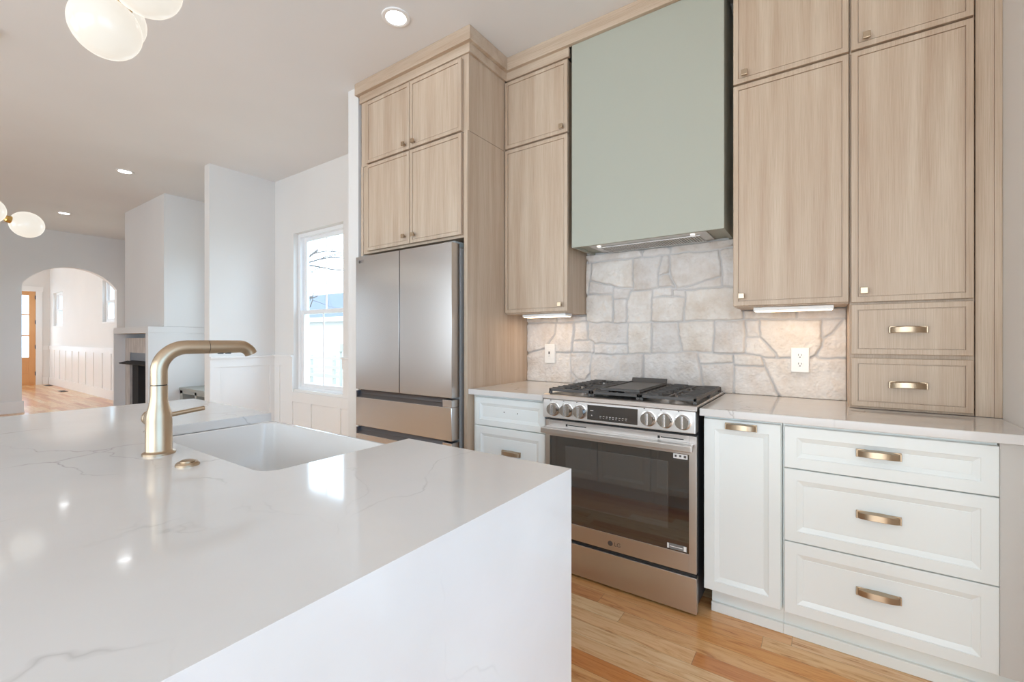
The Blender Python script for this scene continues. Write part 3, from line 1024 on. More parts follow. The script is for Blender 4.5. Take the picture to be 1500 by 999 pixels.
# stone outlines, (x, z) metres on the splash plane
STONES = [[(-1.265, 1.754), (-0.908, 1.745), (-0.908, 1.722), (-1.258, 1.720)],
          [(-0.899, 1.747), (-0.742, 1.748), (-0.742, 1.719), (-0.899, 1.720)],
          [(-0.735, 1.751), (-0.401, 1.746), (-0.401, 1.714), (-0.735, 1.718)],
          [(-1.238, 1.709), (-0.966, 1.706), (-0.963, 1.534), (-1.238, 1.594)],
          [(-0.954, 1.710), (-0.790, 1.710), (-0.812, 1.518), (-0.956, 1.516)],
          [(-0.787, 1.704), (-0.747, 1.705), (-0.742, 1.601), (-0.796, 1.595)],
          [(-0.796, 1.589), (-0.742, 1.596), (-0.710, 1.523), (-0.807, 1.529)],
          [(-0.742, 1.710), (-0.466, 1.711), (-0.466, 1.563), (-0.700, 1.511)],
          [(-0.694, 1.505), (-0.466, 1.547), (-0.461, 1.506), (-0.548, 1.503)],
          [(-0.457, 1.710), (-0.369, 1.708), (-0.369, 1.498), (-0.452, 1.501)],
          [(-1.245, 1.583), (-1.092, 1.537), (-1.092, 1.499), (-1.258, 1.509)],
          [(-1.265, 1.502), (-1.098, 1.492), (-1.098, 1.326), (-1.271, 1.327)],
          [(-1.086, 1.534), (-0.972, 1.523), (-0.989, 1.463), (-1.086, 1.466)],
          [(-1.080, 1.460), (-1.001, 1.462), (-1.013, 1.321), (-1.083, 1.323)],
          [(-0.977, 1.504), (-0.851, 1.504), (-0.851, 1.320), (-0.999, 1.321)],
          [(-0.840, 1.515), (-0.731, 1.519), (-0.726, 1.469), (-0.834, 1.464)],
          [(-0.721, 1.496), (-0.658, 1.498), (-0.663, 1.460), (-0.723, 1.464)],
          [(-0.834, 1.453), (-0.658, 1.455), (-0.658, 1.321), (-0.846, 1.322)],
          [(-0.648, 1.497), (-0.360, 1.489), (-0.360, 1.324), (-0.653, 1.321)],
          [(-1.258, 1.311), (-1.001, 1.306), (-1.001, 1.185), (-1.225, 1.184), (-1.258, 1.220)],
          [(-0.983, 1.306), (-0.846, 1.309), (-0.857, 1.130), (-0.983, 1.126)],
          [(-0.838, 1.306), (-0.689, 1.306), (-0.674, 1.142), (-0.838, 1.136)],
          [(-0.684, 1.305), (-0.499, 1.307), (-0.504, 1.147), (-0.668, 1.144)],
          [(-0.490, 1.307), (-0.351, 1.309), (-0.347, 1.134), (-0.495, 1.137)],
          [(-1.219, 1.172), (-1.001, 1.176), (-1.001, 1.116), (-1.212, 1.121)],
          [(-1.726, 1.370), (-1.500, 1.366), (-1.500, 1.332), (-1.726, 1.333)],
          [(-1.491, 1.366), (-1.278, 1.360), (-1.278, 1.330), (-1.491, 1.332)],
          [(-1.726, 1.320), (-1.507, 1.316), (-1.507, 1.239), (-1.581, 1.182), (-1.726, 1.115)],
          [(-1.500, 1.316), (-1.366, 1.319), (-1.380, 1.127), (-1.493, 1.125), (-1.558, 1.156)],
          [(-1.359, 1.319), (-1.271, 1.323), (-1.271, 1.208), (-1.366, 1.202)],
          [(-1.366, 1.193), (-1.225, 1.196), (-1.225, 1.130), (-1.373, 1.123)],
          [(-1.726, 1.101), (-1.588, 1.117), (-1.400, 1.102), (-1.400, 0.905), (-1.729, 0.905)],
          [(-1.380, 1.111), (-1.251, 1.117), (-1.258, 0.905), (-1.373, 0.905)],
          [(-1.387, 0.972), (-1.258, 0.971), (-1.258, 0.905), (-1.387, 0.905)],
          [(-1.232, 1.105), (-0.902, 1.118), (-0.902, 0.905), (-1.245, 0.905)],
          [(-0.885, 1.118), (-0.587, 1.130), (-0.558, 0.905), (-0.885, 0.905)],
          [(-0.582, 1.130), (-0.397, 1.123), (-0.397, 1.083), (-0.567, 1.078)],
          [(-0.563, 1.067), (-0.401, 1.073), (-0.401, 0.905), (-0.543, 0.905)],
          [(-1.245, 1.595), (-1.245, 1.716), (-1.271, 1.718), (-1.271, 1.509), (-1.262, 1.509)],
          [(-0.342, 1.388), (-0.115, 1.379), (-0.115, 1.318), (-0.342, 1.321)],
          [(-0.109, 1.379), (0.098, 1.372), (0.098, 1.312), (-0.109, 1.317)],
          [(-0.338, 1.308), (-0.277, 1.312), (-0.268, 1.224), (-0.329, 1.224)],
          [(-0.268, 1.312), (0.001, 1.308), (-0.007, 1.182), (-0.052, 1.130), (-0.188, 1.118), (-0.230, 1.190), (-0.268, 1.224)],
          [(0.008, 1.308), (0.082, 1.308), (0.038, 1.246), (0.005, 1.228)],
          [(0.089, 1.303), (0.100, 1.303), (0.100, 1.120), (-0.007, 1.122), (0.016, 1.219), (0.053, 1.241)],
          [(-0.334, 1.217), (-0.272, 1.217), (-0.196, 1.142), (-0.196, 1.121), (-0.325, 1.140)],
          [(-0.392, 1.128), (-0.272, 1.121), (-0.260, 1.072), (-0.392, 1.066)],
          [(-0.387, 1.058), (-0.298, 1.061), (-0.255, 1.043), (-0.180, 0.905), (-0.387, 0.905)],
          [(-0.251, 1.107), (0.096, 1.107), (0.096, 0.905), (-0.168, 0.905)]]


def backsplash():
    x0, x1, z0, z1 = -1.7375, 0.0965, 0.9155, 1.758
    step = 0.0042
    nx, nz_ = int((x1 - x0) / step), int((z1 - z0) / step)
    gx = np.linspace(x0, x1, nx + 1)
    gz = np.linspace(z0, z1, nz_ + 1)
    X, Z = np.meshgrid(gx, gz)
    rs = np.random.RandomState(3)

    def smooth_noise(scale, seed):
        r = np.random.RandomState(seed)
        a = np.zeros_like(X)
        for o_ in range(4):
            f = scale * 2 ** o_
            for _ in range(6):
                th = r.uniform(0, 2 * np.pi)
                a += np.sin((X * np.cos(th) + Z * np.sin(th)) * f * r.uniform(.7, 1.3) + r.uniform(0, 6.28)) / 2 ** o_ / 6
        return a
    Xw = X + 0.008 * smooth_noise(28, 1)
    Zw = Z + 0.008 * smooth_noise(28, 2)

    def sd(poly):
        P = np.array(poly)
        n = len(P)
        dmin = np.full(X.shape, 1e9)
        inside = np.zeros(X.shape, bool)
        for i in range(n):
            a, b = P[i], P[(i + 1) % n]
            e0, e1 = b - a
            px, pz = Xw - a[0], Zw - a[1]
            t_ = np.clip((px * e0 + pz * e1) / (e0 * e0 + e1 * e1 + 1e-12), 0, 1)
            dmin = np.minimum(dmin, np.hypot(px - t_ * e0, pz - t_ * e1))
            c1 = (a[1] > Zw) != (b[1] > Zw)
            xi = a[0] + (Zw - a[1]) * (b[0] - a[0]) / (b[1] - a[1] + 1e-12)
            inside ^= c1 & (Xw < xi)
        return np.where(inside, -dmin, dmin)
    D = np.stack([sd(p) for p in STONES])
    idx = np.argsort(D, axis=0)[:2]
    d1 = np.take_along_axis(D, idx[:1], 0)[0]
    d2 = np.take_along_axis(D, idx[1:2], 0)[0]
    who = idx[0]
    edge = (d2 - d1) * 0.5
    t_ = np.clip((edge - 0.0018) / 0.0065, 0, 1)
    up = t_ * t_ * (3 - 2 * t_)
    tilt = rs.uniform(-.05, .05, (len(STONES), 2))
    cen = np.array([np.mean(np.array(p), 0) for p in STONES])
    lift = rs.uniform(0, .007, len(STONES))
    rough = 0.0065 * smooth_noise(34, 5) + 0.003 * np.abs(smooth_noise(75, 6)) + 0.002 * smooth_noise(150, 8) + 0.0012 * rs.standard_normal(X.shape)
    h = up * (0.012 + lift[who] + (X - cen[who, 0]) * tilt[who, 0] + (Z - cen[who, 1]) * tilt[who, 1] + rough) + (1 - up) * (0.003 + .0006 * rs.standard_normal(X.shape))
    h = np.clip(h, 0.001, 0.03)
    Y = 2.705 - h
    V = np.stack([X, Y, Z], -1).reshape(-1, 3)
    F = []
    W_ = nx + 1
    for j in range(nz_):
        for i in range(nx):
            a = j * W_ + i
            if gz[j + 1] > 1.366 and (gx[i] < -1.276 or gx[i + 1] > -0.357):
                continue
            F.append((a, a + 1, a + W_ + 1, a + W_))
    org = Vector(((x0 + x1) / 2, 2.705, z0))
    me = bpy.data.meshes.new('stone_backsplash')
    me.from_pydata([tuple(Vector(p) - org) for p in V], [], F)
    at = me.attributes.new('stone_face', 'FLOAT', 'POINT')
    at.data.foreach_set('value', up.reshape(-1).astype(np.float32))
    tone = rs.uniform(0, 1, len(STONES))
    at = me.attributes.new('stone_tone', 'FLOAT', 'POINT')
    at.data.foreach_set('value', tone[who].reshape(-1).astype(np.float32))
    m = base_mat('pale_fieldstone', rgb(210, 202, 194), 0.75, spec=0.25)
    nt_ = NT(m)
    a1 = nt_.n('ShaderNodeAttribute', attribute_name='stone_face')
    a2 = nt_.n('ShaderNodeAttribute', attribute_name='stone_tone')
    c = nt_.ramp(a2.outputs['Fac'], [(0, rgb(216, 210, 205)), (0.5, rgb(226, 221, 217)), (1, rgb(229, 222, 214))])
    f = nt_.ramp(nt_.noise(nt_.pos(), 9, 5, .6), [(0.3, rgb(236, 228, 220)), (0.6, rgb(255, 255, 255)), (0.78, rgb(250, 238, 224))])
    c = nt_.mix(1.0, c, f, 'MULTIPLY')
    nt_.l(nt_.mix(a1.outputs['Fac'], rgb(200, 196, 193), c), nt_.b.inputs['Base Color'])
    nt_.bump(nt_.noise(nt_.pos(), 140, 4), 0.35, 0.002)
    me.materials.append(m)
    o = bpy.data.objects.new('stone_backsplash', me)
    COL.objects.link(o)
    o.location = org
    bm = bmesh.new()
    bm.from_mesh(me)
    bmesh.ops.delete(bm, geom=[v for v in bm.verts if not v.link_faces], context='VERTS')
    rim = bmesh.ops.extrude_edge_only(bm, edges=[e_ for e_ in bm.edges if e_.is_boundary])
    for g_ in rim['geom']:
        if isinstance(g_, bmesh.types.BMVert):
            g_.co.y = 2.717 - org.y
    bm.to_mesh(me)
    bm.free()
    for p in me.polygons:
        p.use_smooth = True
    tag(o, 'pale rough fieldstone backsplash behind the stove and counters', 'backsplash')


backsplash()
SY = 2.684   # average stone face

# outlets
ol = thing('wall_outlet', 'white duplex power outlet on the stone right of the stove', 'outlet', (-0.090, SY, 1.106), 'wall plates on the stone')
build('plate', MB().box(-0.129, -0.051, SY - 0.012, SY + 0.012, 1.044, 1.168), M_PLASTIC, ol, bevel=0.003)
for z in (1.128, 1.084):
    rc = build('receptacle', MB().lathe((-0.09, SY - 0.012, z), (-0.09, SY - 0.0145, z), [(0, 0.0165), (1, 0.016)], 24), M_PLASTIC, ol)
    s_ = MB()
    s_.box(-0.0975, -0.0955, SY - 0.0155, SY - 0.014, z, z + 0.009).box(-0.0845, -0.0825, SY - 0.0155, SY - 0.014, z, z + 0.008)
    s_.cyl((-0.09, SY - 0.0155, z - 0.007), (-0.09, SY - 0.014, z - 0.007), 0.0028, n=10)
    build('slots', s_, M_BLACK, rc)
ol = thing('wall_switch', 'white wall plate with a small dark button on the stone left of the stove', 'switch', (-1.543, SY, 1.112), 'wall plates on the stone')
build('plate', MB().box(-1.583, -1.503, SY - 0.012, SY + 0.012, 1.046, 1.176), M_PLASTIC, ol, bevel=0.003)
build('rocker', MB().box(-1.560, -1.526, SY - 0.0155, SY - 0.0119, 1.078, 1.145), M_PLASTIC, ol, bevel=0.001)
build('button', MB().box(-1.548, -1.540, SY - 0.0175, SY - 0.0154, 1.108, 1.126), M_BLACK, ol)
build('indicator', MB().box(-1.546, -1.543, SY - 0.0165, SY - 0.0154, 1.092, 1.098), M_INK, ol)

# under-cabinet lights
for (xa, xb, zc, lab) in ((-1.63, -1.31, 1.374, 'slim lit under-cabinet light left of the stove'), (-0.275, 0.045, 1.367, 'slim lit under-cabinet light right of the stove')):
    ul = thing('under_cabinet_light', lab, 'light', ((xa + xb) / 2, 2.50, zc - 0.022), 'under-cabinet lights')
    build('housing', MB().box(xa, xb, 2.465, 2.555, zc - 0.018, zc), M_PLASTIC, ul, bevel=0.002)
    build('lens', MB().box(xa + 0.006, xb - 0.006, 2.474, 2.546, zc - 0.0205, zc - 0.0181), M_UCL, ul, bevel=0.002)

# ================================================================== BASE CABINETS + COUNTERS
BY = 2.073
GB = 'white base cabinets along the wall'


def toe(x0, x1, parent):
    build('toe_kick', MB().box(x0, x1, BY + 0.083, BY + 0.10, 0.001, 0.122).box(x0, x1, BY + 0.068, BY + 0.083, 0.001, 0.042), M_CAB, parent, bevel=0.002)


t9 = cab_box('base_cabinet', -1.738, -1.222, BY + 0.022, 2.705, 0.122, 0.880, M_CAB, 'white drawer cabinet between the refrigerator panel and the stove', GB)
d = front('drawer', -1.712, -1.224, 0.702, 0.867, BY, t9, M_CAB, [(0.034, 0), (0.0355, .003), (0.052, .0095), (0.0535, .0085), (0.06, .0085)])
for x in (-1.503, -1.410):
    build('screw_hole', MB().cyl((x, BY + 0.0078, 0.790), (x, BY + 0.0090, 0.790), 0.0035, n=10), M_DARK, d)
d = front('drawer', -1.712, -1.224, 0.414, 0.697, BY, t9, M_CAB, WHT_R); bin_pull(-1.452, BY + 0.0085, 0.560, d)
d = front('drawer', -1.712, -1.224, 0.129, 0.409, BY, t9, M_CAB, WHT_R); bin_pull(-1.452, BY + 0.0085, 0.272, d)
toe(-1.738, -1.222, t9)
t10 = cab_box('base_cabinet', -0.424, -0.130, BY + 0.022, 2.705, 0.122, 0.880, M_CAB, 'narrow white pull-out door cabinet right beside the stove', GB)
d = front('door', -0.422, -0.134, 0.128, 0.868, BY, t10, M_CAB, WHT_R); bin_pull(-0.277, BY, 0.845, d, 0.108)
toe(-0.405, -0.1291, t10)
t11 = cab_box('base_cabinet', -0.128, 0.470, BY + 0.022, 2.705, 0.122, 0.880, M_CAB, 'wide white three-drawer cabinet at the right end of the counter', GB)
d = front('drawer', -0.122, 0.470, 0.704, 0.867, BY, t11, M_CAB, [(0.042, 0), (0.0435, .003), (0.060, .0095), (0.0615, .0085), (0.07, .0085)]); bin_pull(0.168, BY + 0.0085, 0.794, d)
d = front('drawer', -0.122, 0.470, 0.415, 0.700, BY, t11, M_CAB, WHT_R); bin_pull(0.168, BY + 0.0085, 0.568, d)
d = front('drawer', -0.122, 0.470, 0.128, 0.411, BY, t11, M_CAB, WHT_R); bin_pull(0.168, BY + 0.0085, 0.285, d)
toe(-0.1288, 0.556, t11)
tag(build('cabinet_filler', MB().box(0.473, 0.557, BY + 0.012, BY + 0.032, 0.123, 0.880), paint('greige_filler', rgb(204, 200, 194), 0.5)), 'white filler strip between the three-drawer cabinet and the side wall', 'panel')  # filler toned darker than the cabinet fronts beside it

CZ0, CZ1 = 0.882, 0.914
tag(build('countertop', MB().box(-1.7385, -1.218, 2.040, 2.7005, CZ0, CZ1), M_QUARTZ, bevel=0.003), 'short white quartz counter left of the stove', 'countertop')
tag(build('countertop', MB().box(-0.434, 0.557, 2.040, 2.7005, CZ0, CZ1), M_QUARTZ, bevel=0.003), 'white quartz counter right of the stove under the outlet', 'countertop')

# ================================================================== REFRIGERATOR
rf = thing('refrigerator', 'stainless steel french-door refrigerator under the oak cabinets', 'refrigerator', (-2.245, 2.33, 0))
fx0, fx1 = -2.700, -1.792
fyF = 1.952
build('body', MB().box(fx0 + 0.004, fx1 - 0.004, 2.03, 2.70, 0.03, 1.765), base_mat('grey_appliance_side', rgb(176, 172, 168), 0.45), rf, bevel=0.004)


def bowed(x0, x1, z0, z1, yf, yb, bow, n=14):
    """door slab whose front face bows slightly outwards"""
    m_ = MB()
    prof = [(x0, yb)]
    for k in range(n + 1):
        t_ = k / n
        x = x0 + (x1 - x0) * t_
        e_ = min(t_, 1 - t_)
        r_ = 0.0
        prof.append((x, yf - bow * (1 - (2 * t_ - 1) ** 2) + r_))
    prof.append((x1, yb))
    return m_.prism(prof, 'z', z0, z1)


dl = build('door', bowed(fx0, -2.2505, 0.862, 1.787, fyF, 2.022, 0.0012), M_STEEL, rf, smooth=True, bevel=0.0012, angle=50, label='left refrigerator door')
dr = build('door', bowed(-2.2435, fx1, 0.862, 1.787, fyF, 2.022, 0.0012), M_STEEL, rf, smooth=True, bevel=0.0012, angle=50, label='right refrigerator door')
d1 = build('freezer_drawer', bowed(fx0, fx1, 0.606, 0.806, fyF, 2.022, 0.0015), M_STEEL, rf, smooth=True, bevel=0.003, angle=50, label='upper freezer drawer')
d2 = build('freezer_drawer', bowed(fx0, fx1, 0.07, 0.552, fyF, 2.022, 0.0015), M_STEEL, rf, smooth=True, bevel=0.003, angle=50, label='lower freezer drawer')
for (za, zb, par) in ((0.806, 0.860, d1), (0.552, 0.604, d2)):
    m = MB().prism([(fyF + 0.004, za), (2.022, za), (2.022, zb - 0.006), (fyF + 0.034, zb - 0.006), (fyF + 0.022, za + 0.022)], 'x', fx0 + 0.012, fx1 - 0.075)
    m.box(fx0, fx0 + 0.012, fyF + 0.002, 2.022, za, zb - 0.010)
    build('grip_recess', m, M_RECESS, par)
    m = MB().box(fx1 - 0.075, fx1, fyF + 0.002, 2.022, za, zb - 0.010)
    build('end_cap', m, M_STEELS, par, bevel=0.002)
for x in (fx1 - 0.05, fx0 + 0.05):
    build('hinge_cover', MB().box(x - 0.045, x + 0.045, 1.985, 2.12, 1.7655, 1.80), base_mat('grey_hinge', rgb(150, 156, 155), 0.4), rf, bevel=0.004)
M_LOGO = base_mat('logo_grey', rgb(96, 90, 88), 0.4, 0.5)
lx, lz = -2.640, 1.752


def on_front(xc, zc, y):
    return lambda co: (xc + co[0], y - co[2], zc + co[1])


lg = text_mb('LG', 0.026, on_front(lx + 0.016, lz, fyF - 0.0004))
lg.cyl((lx - 0.016, fyF + 0.001, lz), (lx - 0.016, fyF - 0.0018, lz), 0.0105, n=20)
build('logo', lg, M_LOGO, dl)
build('gap_shade_strip', MB().box(-2.262, -2.232, 1.975, 2.025, 0.87, 1.78), M_DARK, rf)  # dark strip added behind the door gap, stands in for its shade
build('toe_grille', MB().box(fx0 + 0.02, fx1 - 0.02, 2.0, 2.03, 0.002, 0.065), M_BLACK, rf)

# ================================================================== RANGE
rg = thing('gas_range', 'stainless steel slide-in gas range with an oven window', 'range', (-0.828, 2.35, 0))
gx0, gx1 = -1.206, -0.446
DYF = 2.045
build('body', MB().box(gx0 + 0.004, gx1 - 0.004, 2.085, 2.66, 0.035, 0.90), base_mat('dark_grey_enamel', rgb(92, 92, 98), 0.35, 0.4), rf if False else rg)
for (x, y) in ((gx0 + 0.05, 2.12), (gx1 - 0.035, 2.10), (gx0 + 0.05, 2.6), (gx1 - 0.035, 2.6)):
    build('foot', MB().cyl((x, y, 0), (x, y, 0.034), 0.016, n=16), M_CHROME, rg)
# cooktop with a rolled front edge
m = MB().prism([(2.022, 0.905), (2.030, 0.921), (2.045, 0.9245), (2.662, 0.9245), (2.662, 0.900), (2.022, 0.900)], 'x', gx0 - 0.004, gx1 + 0.006)
build('cooktop', m, M_STEELD, rg, bevel=0.002)
# control panel, leaning slightly
cpA, cpB = (2.024, 0.899), (2.020, 0.803)
m = MB().prism([cpA, cpB, (2.085, 0.803), (2.085, 0.899)], 'x', gx0, gx1)
cp = build('control_panel', m, M_STEELD, rg, bevel=0.003)
build('display', MB().prism([(2.0222, 0.888), (2.0190, 0.815), (2.0225, 0.815), (2.0255, 0.888)], 'x', -0.952, -0.699), M_OVEN, cp)
M_PRINT = base_mat('pale_print', rgb(190, 188, 184), 0.5)
for k in range(9):
    x = -0.885 + k * 0.016
    build('touch_mark', MB().box(x, x + 0.008, 2.0184, 2.0210, 0.836, 0.8385), M_PRINT, cp)
    build('touch_mark', MB().box(x, x + 0.006, 2.0182, 2.0208, 0.828, 0.8300), M_PRINT, cp)
build('touch_mark', MB().box(-0.935, -0.92, 2.0190, 2.0220, 0.86, 0.8625), M_PRINT, cp)
build('touch_mark', MB().box(-0.93, -0.925, 2.0186, 2.0215, 0.835, 0.84), M_PRINT, cp)
for x in (-1.140, -1.064, -0.990, -0.648, -0.572, -0.496):
    m = MB().lathe((x, 2.022, 0.851), (x, 1.990, 0.851), [(0, 0.036), (0.12, 0.036), (0.16, 0.031), (0.85, 0.0295), (1.0, 0.0275)], 36)
    kb = build('knob', m, M_CHROME, cp, smooth=True, angle=30)
    build('knob_ridge', MB().box(x - 0.0045, x + 0.0045, 1.981, 1.991, 0.851 - 0.027, 0.851 + 0.027), M_STEELS, kb, bevel=0.0015)
    build('index_mark', MB().box(x - 0.022, x - 0.017, 2.0195, 2.0218, 0.8925, 0.8965), M_INK, cp)
# vent gap
build('vent_gap', MB().box(gx0 + 0.02, gx1 - 0.004, 2.062, 2.084, 0.788, 0.803), M_DARK, rg)
# oven door
m = MB()
m.box(gx0, gx0 + 0.026, DYF, 2.08, 0.188, 0.788).box(gx1 - 0.032, gx1, DYF, 2.08, 0.188, 0.788)
m.box(gx0 + 0.026, gx1 - 0.032, DYF, 2.08, 0.188, 0.268).box(gx0 + 0.026, gx1 - 0.032, DYF, 2.08, 0.705, 0.788)
od = build('oven_door', m, M_STEELD, rg, bevel=0.0015)
build('door_glass', MB().box(gx0 + 0.026, gx1 - 0.032, DYF + 0.002, 2.078, 0.268, 0.705), M_OVEN, od)
build('oven_window', MB().box(-1.087, -0.569, DYF + 0.0012, DYF + 0.004, 0.360, 0.662), M_OVENW, od, bevel=0.001)
m = MB().box(gx0 + 0.006, gx1 - 0.006, 1.982, 2.004, 0.728, 0.757)
m.box(gx0 + 0.012, gx1 - 0.012, 2.004, DYF, 0.747, 0.757)
hdl = build('handle', m, M_STEELD, od, bevel=0.004)
for x in (-1.07, -0.60):
    sl = MB()
    sl.box(x, x + 0.10, DYF - 0.0012, DYF + 0.001, 0.767, 0.771)
    sl.box(x - 0.014, x - 0.004, DYF - 0.0014, DYF + 0.001, 0.762, 0.774)
    build('vent_slot', sl, M_DARK, od)
lg = text_mb('LG', 0.027, on_front(-0.806, 0.222, DYF - 0.0004))
lg.cyl((-0.842, DYF + 0.001, 0.222), (-0.842, DYF - 0.001, 0.222), 0.0125, n=20)
build('logo', lg, M_LOGO, od)
st_ = build('sticker', MB().box(-0.545, -0.484, DYF + 0.0004, DYF + 0.0025, 0.682, 0.703), M_PLASTIC, od, label='white sticker on the oven glass')
build('print', MB().box(-0.539, -0.530, DYF - 0.0002, DYF + 0.0006, 0.688, 0.697).box(-0.519, -0.510, DYF - 0.0002, DYF + 0.0006, 0.689, 0.698).box(-0.500, -0.489, DYF - 0.0002, DYF + 0.0006, 0.687, 0.698), M_INK, st_)
st_ = build('sticker', MB().box(-0.572, -0.488, DYF + 0.0004, DYF + 0.0025, 0.274, 0.298), base_mat('grey_label', rgb(120, 118, 116), 0.4), od, label='small grey label at the bottom of the oven glass')
build('print', MB().box(-0.5715, -0.564, DYF - 0.0002, DYF + 0.0006, 0.275, 0.297).box(-0.500, -0.4885, DYF - 0.0002, DYF + 0.0006, 0.275, 0.297).box(-0.56, -0.505, DYF - 0.0002, DYF + 0.0006, 0.284, 0.287), M_PLASTIC, st_)
# lower drawer
build('seam', MB().box(gx0 + 0.004, gx1 - 0.004, DYF + 0.012, 2.08, 0.170, 0.188), M_DARK, rg)
build('storage_drawer', MB().box(gx0, gx1, DYF, 2.08, 0.012, 0.170), M_STEELD, rg, bevel=0.002)
# burners
burn = [(-1.045, 2.20), (-1.045, 2.50), (-0.83, 2.35), (-0.615, 2.20), (-0.615, 2.50)]
for (x, y) in burn:
    b_ = build('burner', MB().lathe((x, y, 0.9245), (x, y, 0.938), [(0, .05), (.5, .048), (.6, .036), (1, .034)], 28), M_CHROME, rg, smooth=True)
    build('burner_cap', MB().lathe((x, y, 0.938), (x, y, 0.944), [(0, .036), (.7, .036), (1, .030)], 28), M_IRON, b_, smooth=True)
# cast-iron grates
def bar(m_, x0, y0, x1, y1, w_=0.011, z0=0.937, z1=0.951):
    a, b = Vector((x0, y0, 0)), Vector((x1, y1, 0))
    d_ = (b - a).normalized()
    n_ = Vector((-d_.y, d_.x, 0)) * (w_ / 2)
    P = [a + n_, a - n_, b - n_, b + n_]
    vs = [(p.x, p.y, z0) for p in P] + [(p.x, p.y, z1) for p in P]
    m_.add(vs, [(3, 2, 1, 0), (4, 5, 6, 7), (0, 1, 5, 4), (1, 2, 6, 5), (2, 3, 7, 6), (3, 0, 4, 7)])


for (xa, xb) in ((-1.195, -0.955), (-0.950, -0.708), (-0.703, -0.452)):
    m = MB()
    y0_, y1_ = 2.065, 2.648
    for x in (xa + 0.006, xb - 0.006):
        bar(m, x, y0_, x, y1_, 0.012)
    for y in (y0_ + 0.006, (y0_ + y1_) / 2, y1_ - 0.006):
        bar(m, xa, y, xb, y, 0.012)
    xm = (xa + xb) / 2
    for yc_ in (2.215, 2.515):
        for k in range(8):
            a_ = math.pi * k / 4
            r0, r1 = 0.028, 0.115 if k % 2 == 0 else 0.15
            bar(m, xm + r0 * math.cos(a_), yc_ + r0 * math.sin(a_), max(xa + .006, min(xb - .006, xm + r1 * math.cos(a_))), max(y0_, min(y1_, yc_ + r1 * math.sin(a_))), 0.010)
    # raised finger tips along the outer rails
    for k in range(10):
        y = y0_ + 0.03 + k * 0.06
        for x in (xa + 0.006, xb - 0.006):
            s = 1 if x < xm else -1
            bar(m, x, y, x + s * 0.075, y, 0.010, 0.940, 0.9545)
    for x in (xa + 0.006, xb - 0.006):
        for y in (y0_ + 0.006, (y0_ + y1_) / 2, y1_ - 0.006):
            m.box(x - 0.008, x + 0.008, y - 0.006, y + 0.006, 0.9246, 0.937)
    build('grate', m, M_IRON, rg, bevel=0.0015)
build('back_guard', MB().box(gx0 + 0.01, gx1 - 0.002, 2.650, 2.662, 0.9246, 0.934), M_STEELD, rg)
# griddle resting on the middle grate
gd = thing('griddle', 'dark flat griddle plate resting on the middle grate of the stove', 'griddle', (-0.815, 2.32, 0.9555))
gxa, gxb, gya, gyb = -0.915, -0.715, 2.095, 2.555
m = MB().box(gxa, gxb, gya, gyb, 0.9555, 0.963)
build('plate', m, M_GRIDDLE, gd, bevel=0.002)
m = MB().box(gxa, gxb, gya, gya + 0.010, 0.963, 0.969).box(gxa, gxa + 0.008, gya + 0.010, gyb - 0.012, 0.963, 0.969).box(gxb - 0.008, gxb, gya + 0.010, gyb - 0.012, 0.963, 0.969)
m.prism([(gyb - 0.012, 0.963), (gyb, 0.963), (gyb + 0.012, 0.987), (gyb + 0.002, 0.987)], 'x', gxa, gxb)
build('rim', m, M_IRON, gd, bevel=0.001)

# ================================================================== ISLAND
ix0, ix1, iy0, iy1 = -2.590, -0.475, -0.28, 0.923
sx0, sx1, sy0 = -1.828, -1.020, 0.498


def round_pts(cx, cy, r, a0, a1, n=6):
    return [(cx + r * math.cos(a0 + (a1 - a0) * k / n), cy + r * math.sin(a0 + (a1 - a0) * k / n)) for k in range(n + 1)]


it = thing('island_countertop', 'large white veined quartz island top with a waterfall end', 'countertop', (-1.5, 0.3, 0))
r = 0.045
poly = [(ix0, iy0), (ix1, iy0), (ix1, iy1), (sx1, iy1)]
poly += round_pts(sx1 - r, sy0 + r, r, 0, -math.pi / 2)
poly += round_pts(sx0 + r, sy0 + r, r, -math.pi / 2, -math.pi)
poly += [(sx0, iy1), (ix0, iy1)]
slab = MB().prism(poly, 'z', CZ0, CZ1)
slab.v = [(ix1 - 0.032, p[1], p[2]) if p[0] > ix1 - 1e-6 and p[2] < CZ0 + 1e-6 else p for p in slab.v]   # mitred end
build('slab', slab, M_QUARTZ, it)
build('waterfall_panel', MB().prism([(ix1 - 0.032, 0.001), (ix1, 0.001), (ix1, CZ1), (ix1 - 0.032, CZ0)], 'y', iy0, iy1), M_QUARTZ, it)
GI = 'white island cabinets'
rotI = None


def island_cab(x0, x1, z1, lab, doors):
    t_ = thing('island_cabinet', lab, 'cabinet', ((x0 + x1) / 2, 0.6, 0.0), GI)
    build('carcass', MB().box(x0, x1, 0.25, 0.868, 0.105, z1), M_CAB, t_)
    build('toe_kick', MB().box(x0, x1, 0.78, 0.80, 0.001, 0.105), M_CAB, t_)
    n = doors
    w_ = (x1 - x0) / n
    for k in range(n):
        a, b = x0 + k * w_ + 0.003, x0 + (k + 1) * w_ - 0.003
        p = MB().panel(-b, -a, 0.112, z1 - 0.012, -0.890, -0.870, WHT_R)
        p.v = [(-q[0], -q[1], q[2]) for q in p.v]
        build('door', p, M_CAB, t_)


island_cab(-1.010, -0.510, 0.880, 'white island cabinet between the sink and the waterfall end', 1)
island_cab(-1.836, -1.012, 0.640, 'white island cabinet under the apron sink', 2)
island_cab(-2.560, -1.838, 0.880, 'white island cabinet left of the sink', 2)
tag(build('island_back_panel', MB().box(-2.56, -0.510, 0.226, 0.248, 0.001, 0.880), M_CAB), 'white panel closing the seating side of the island', 'panel')

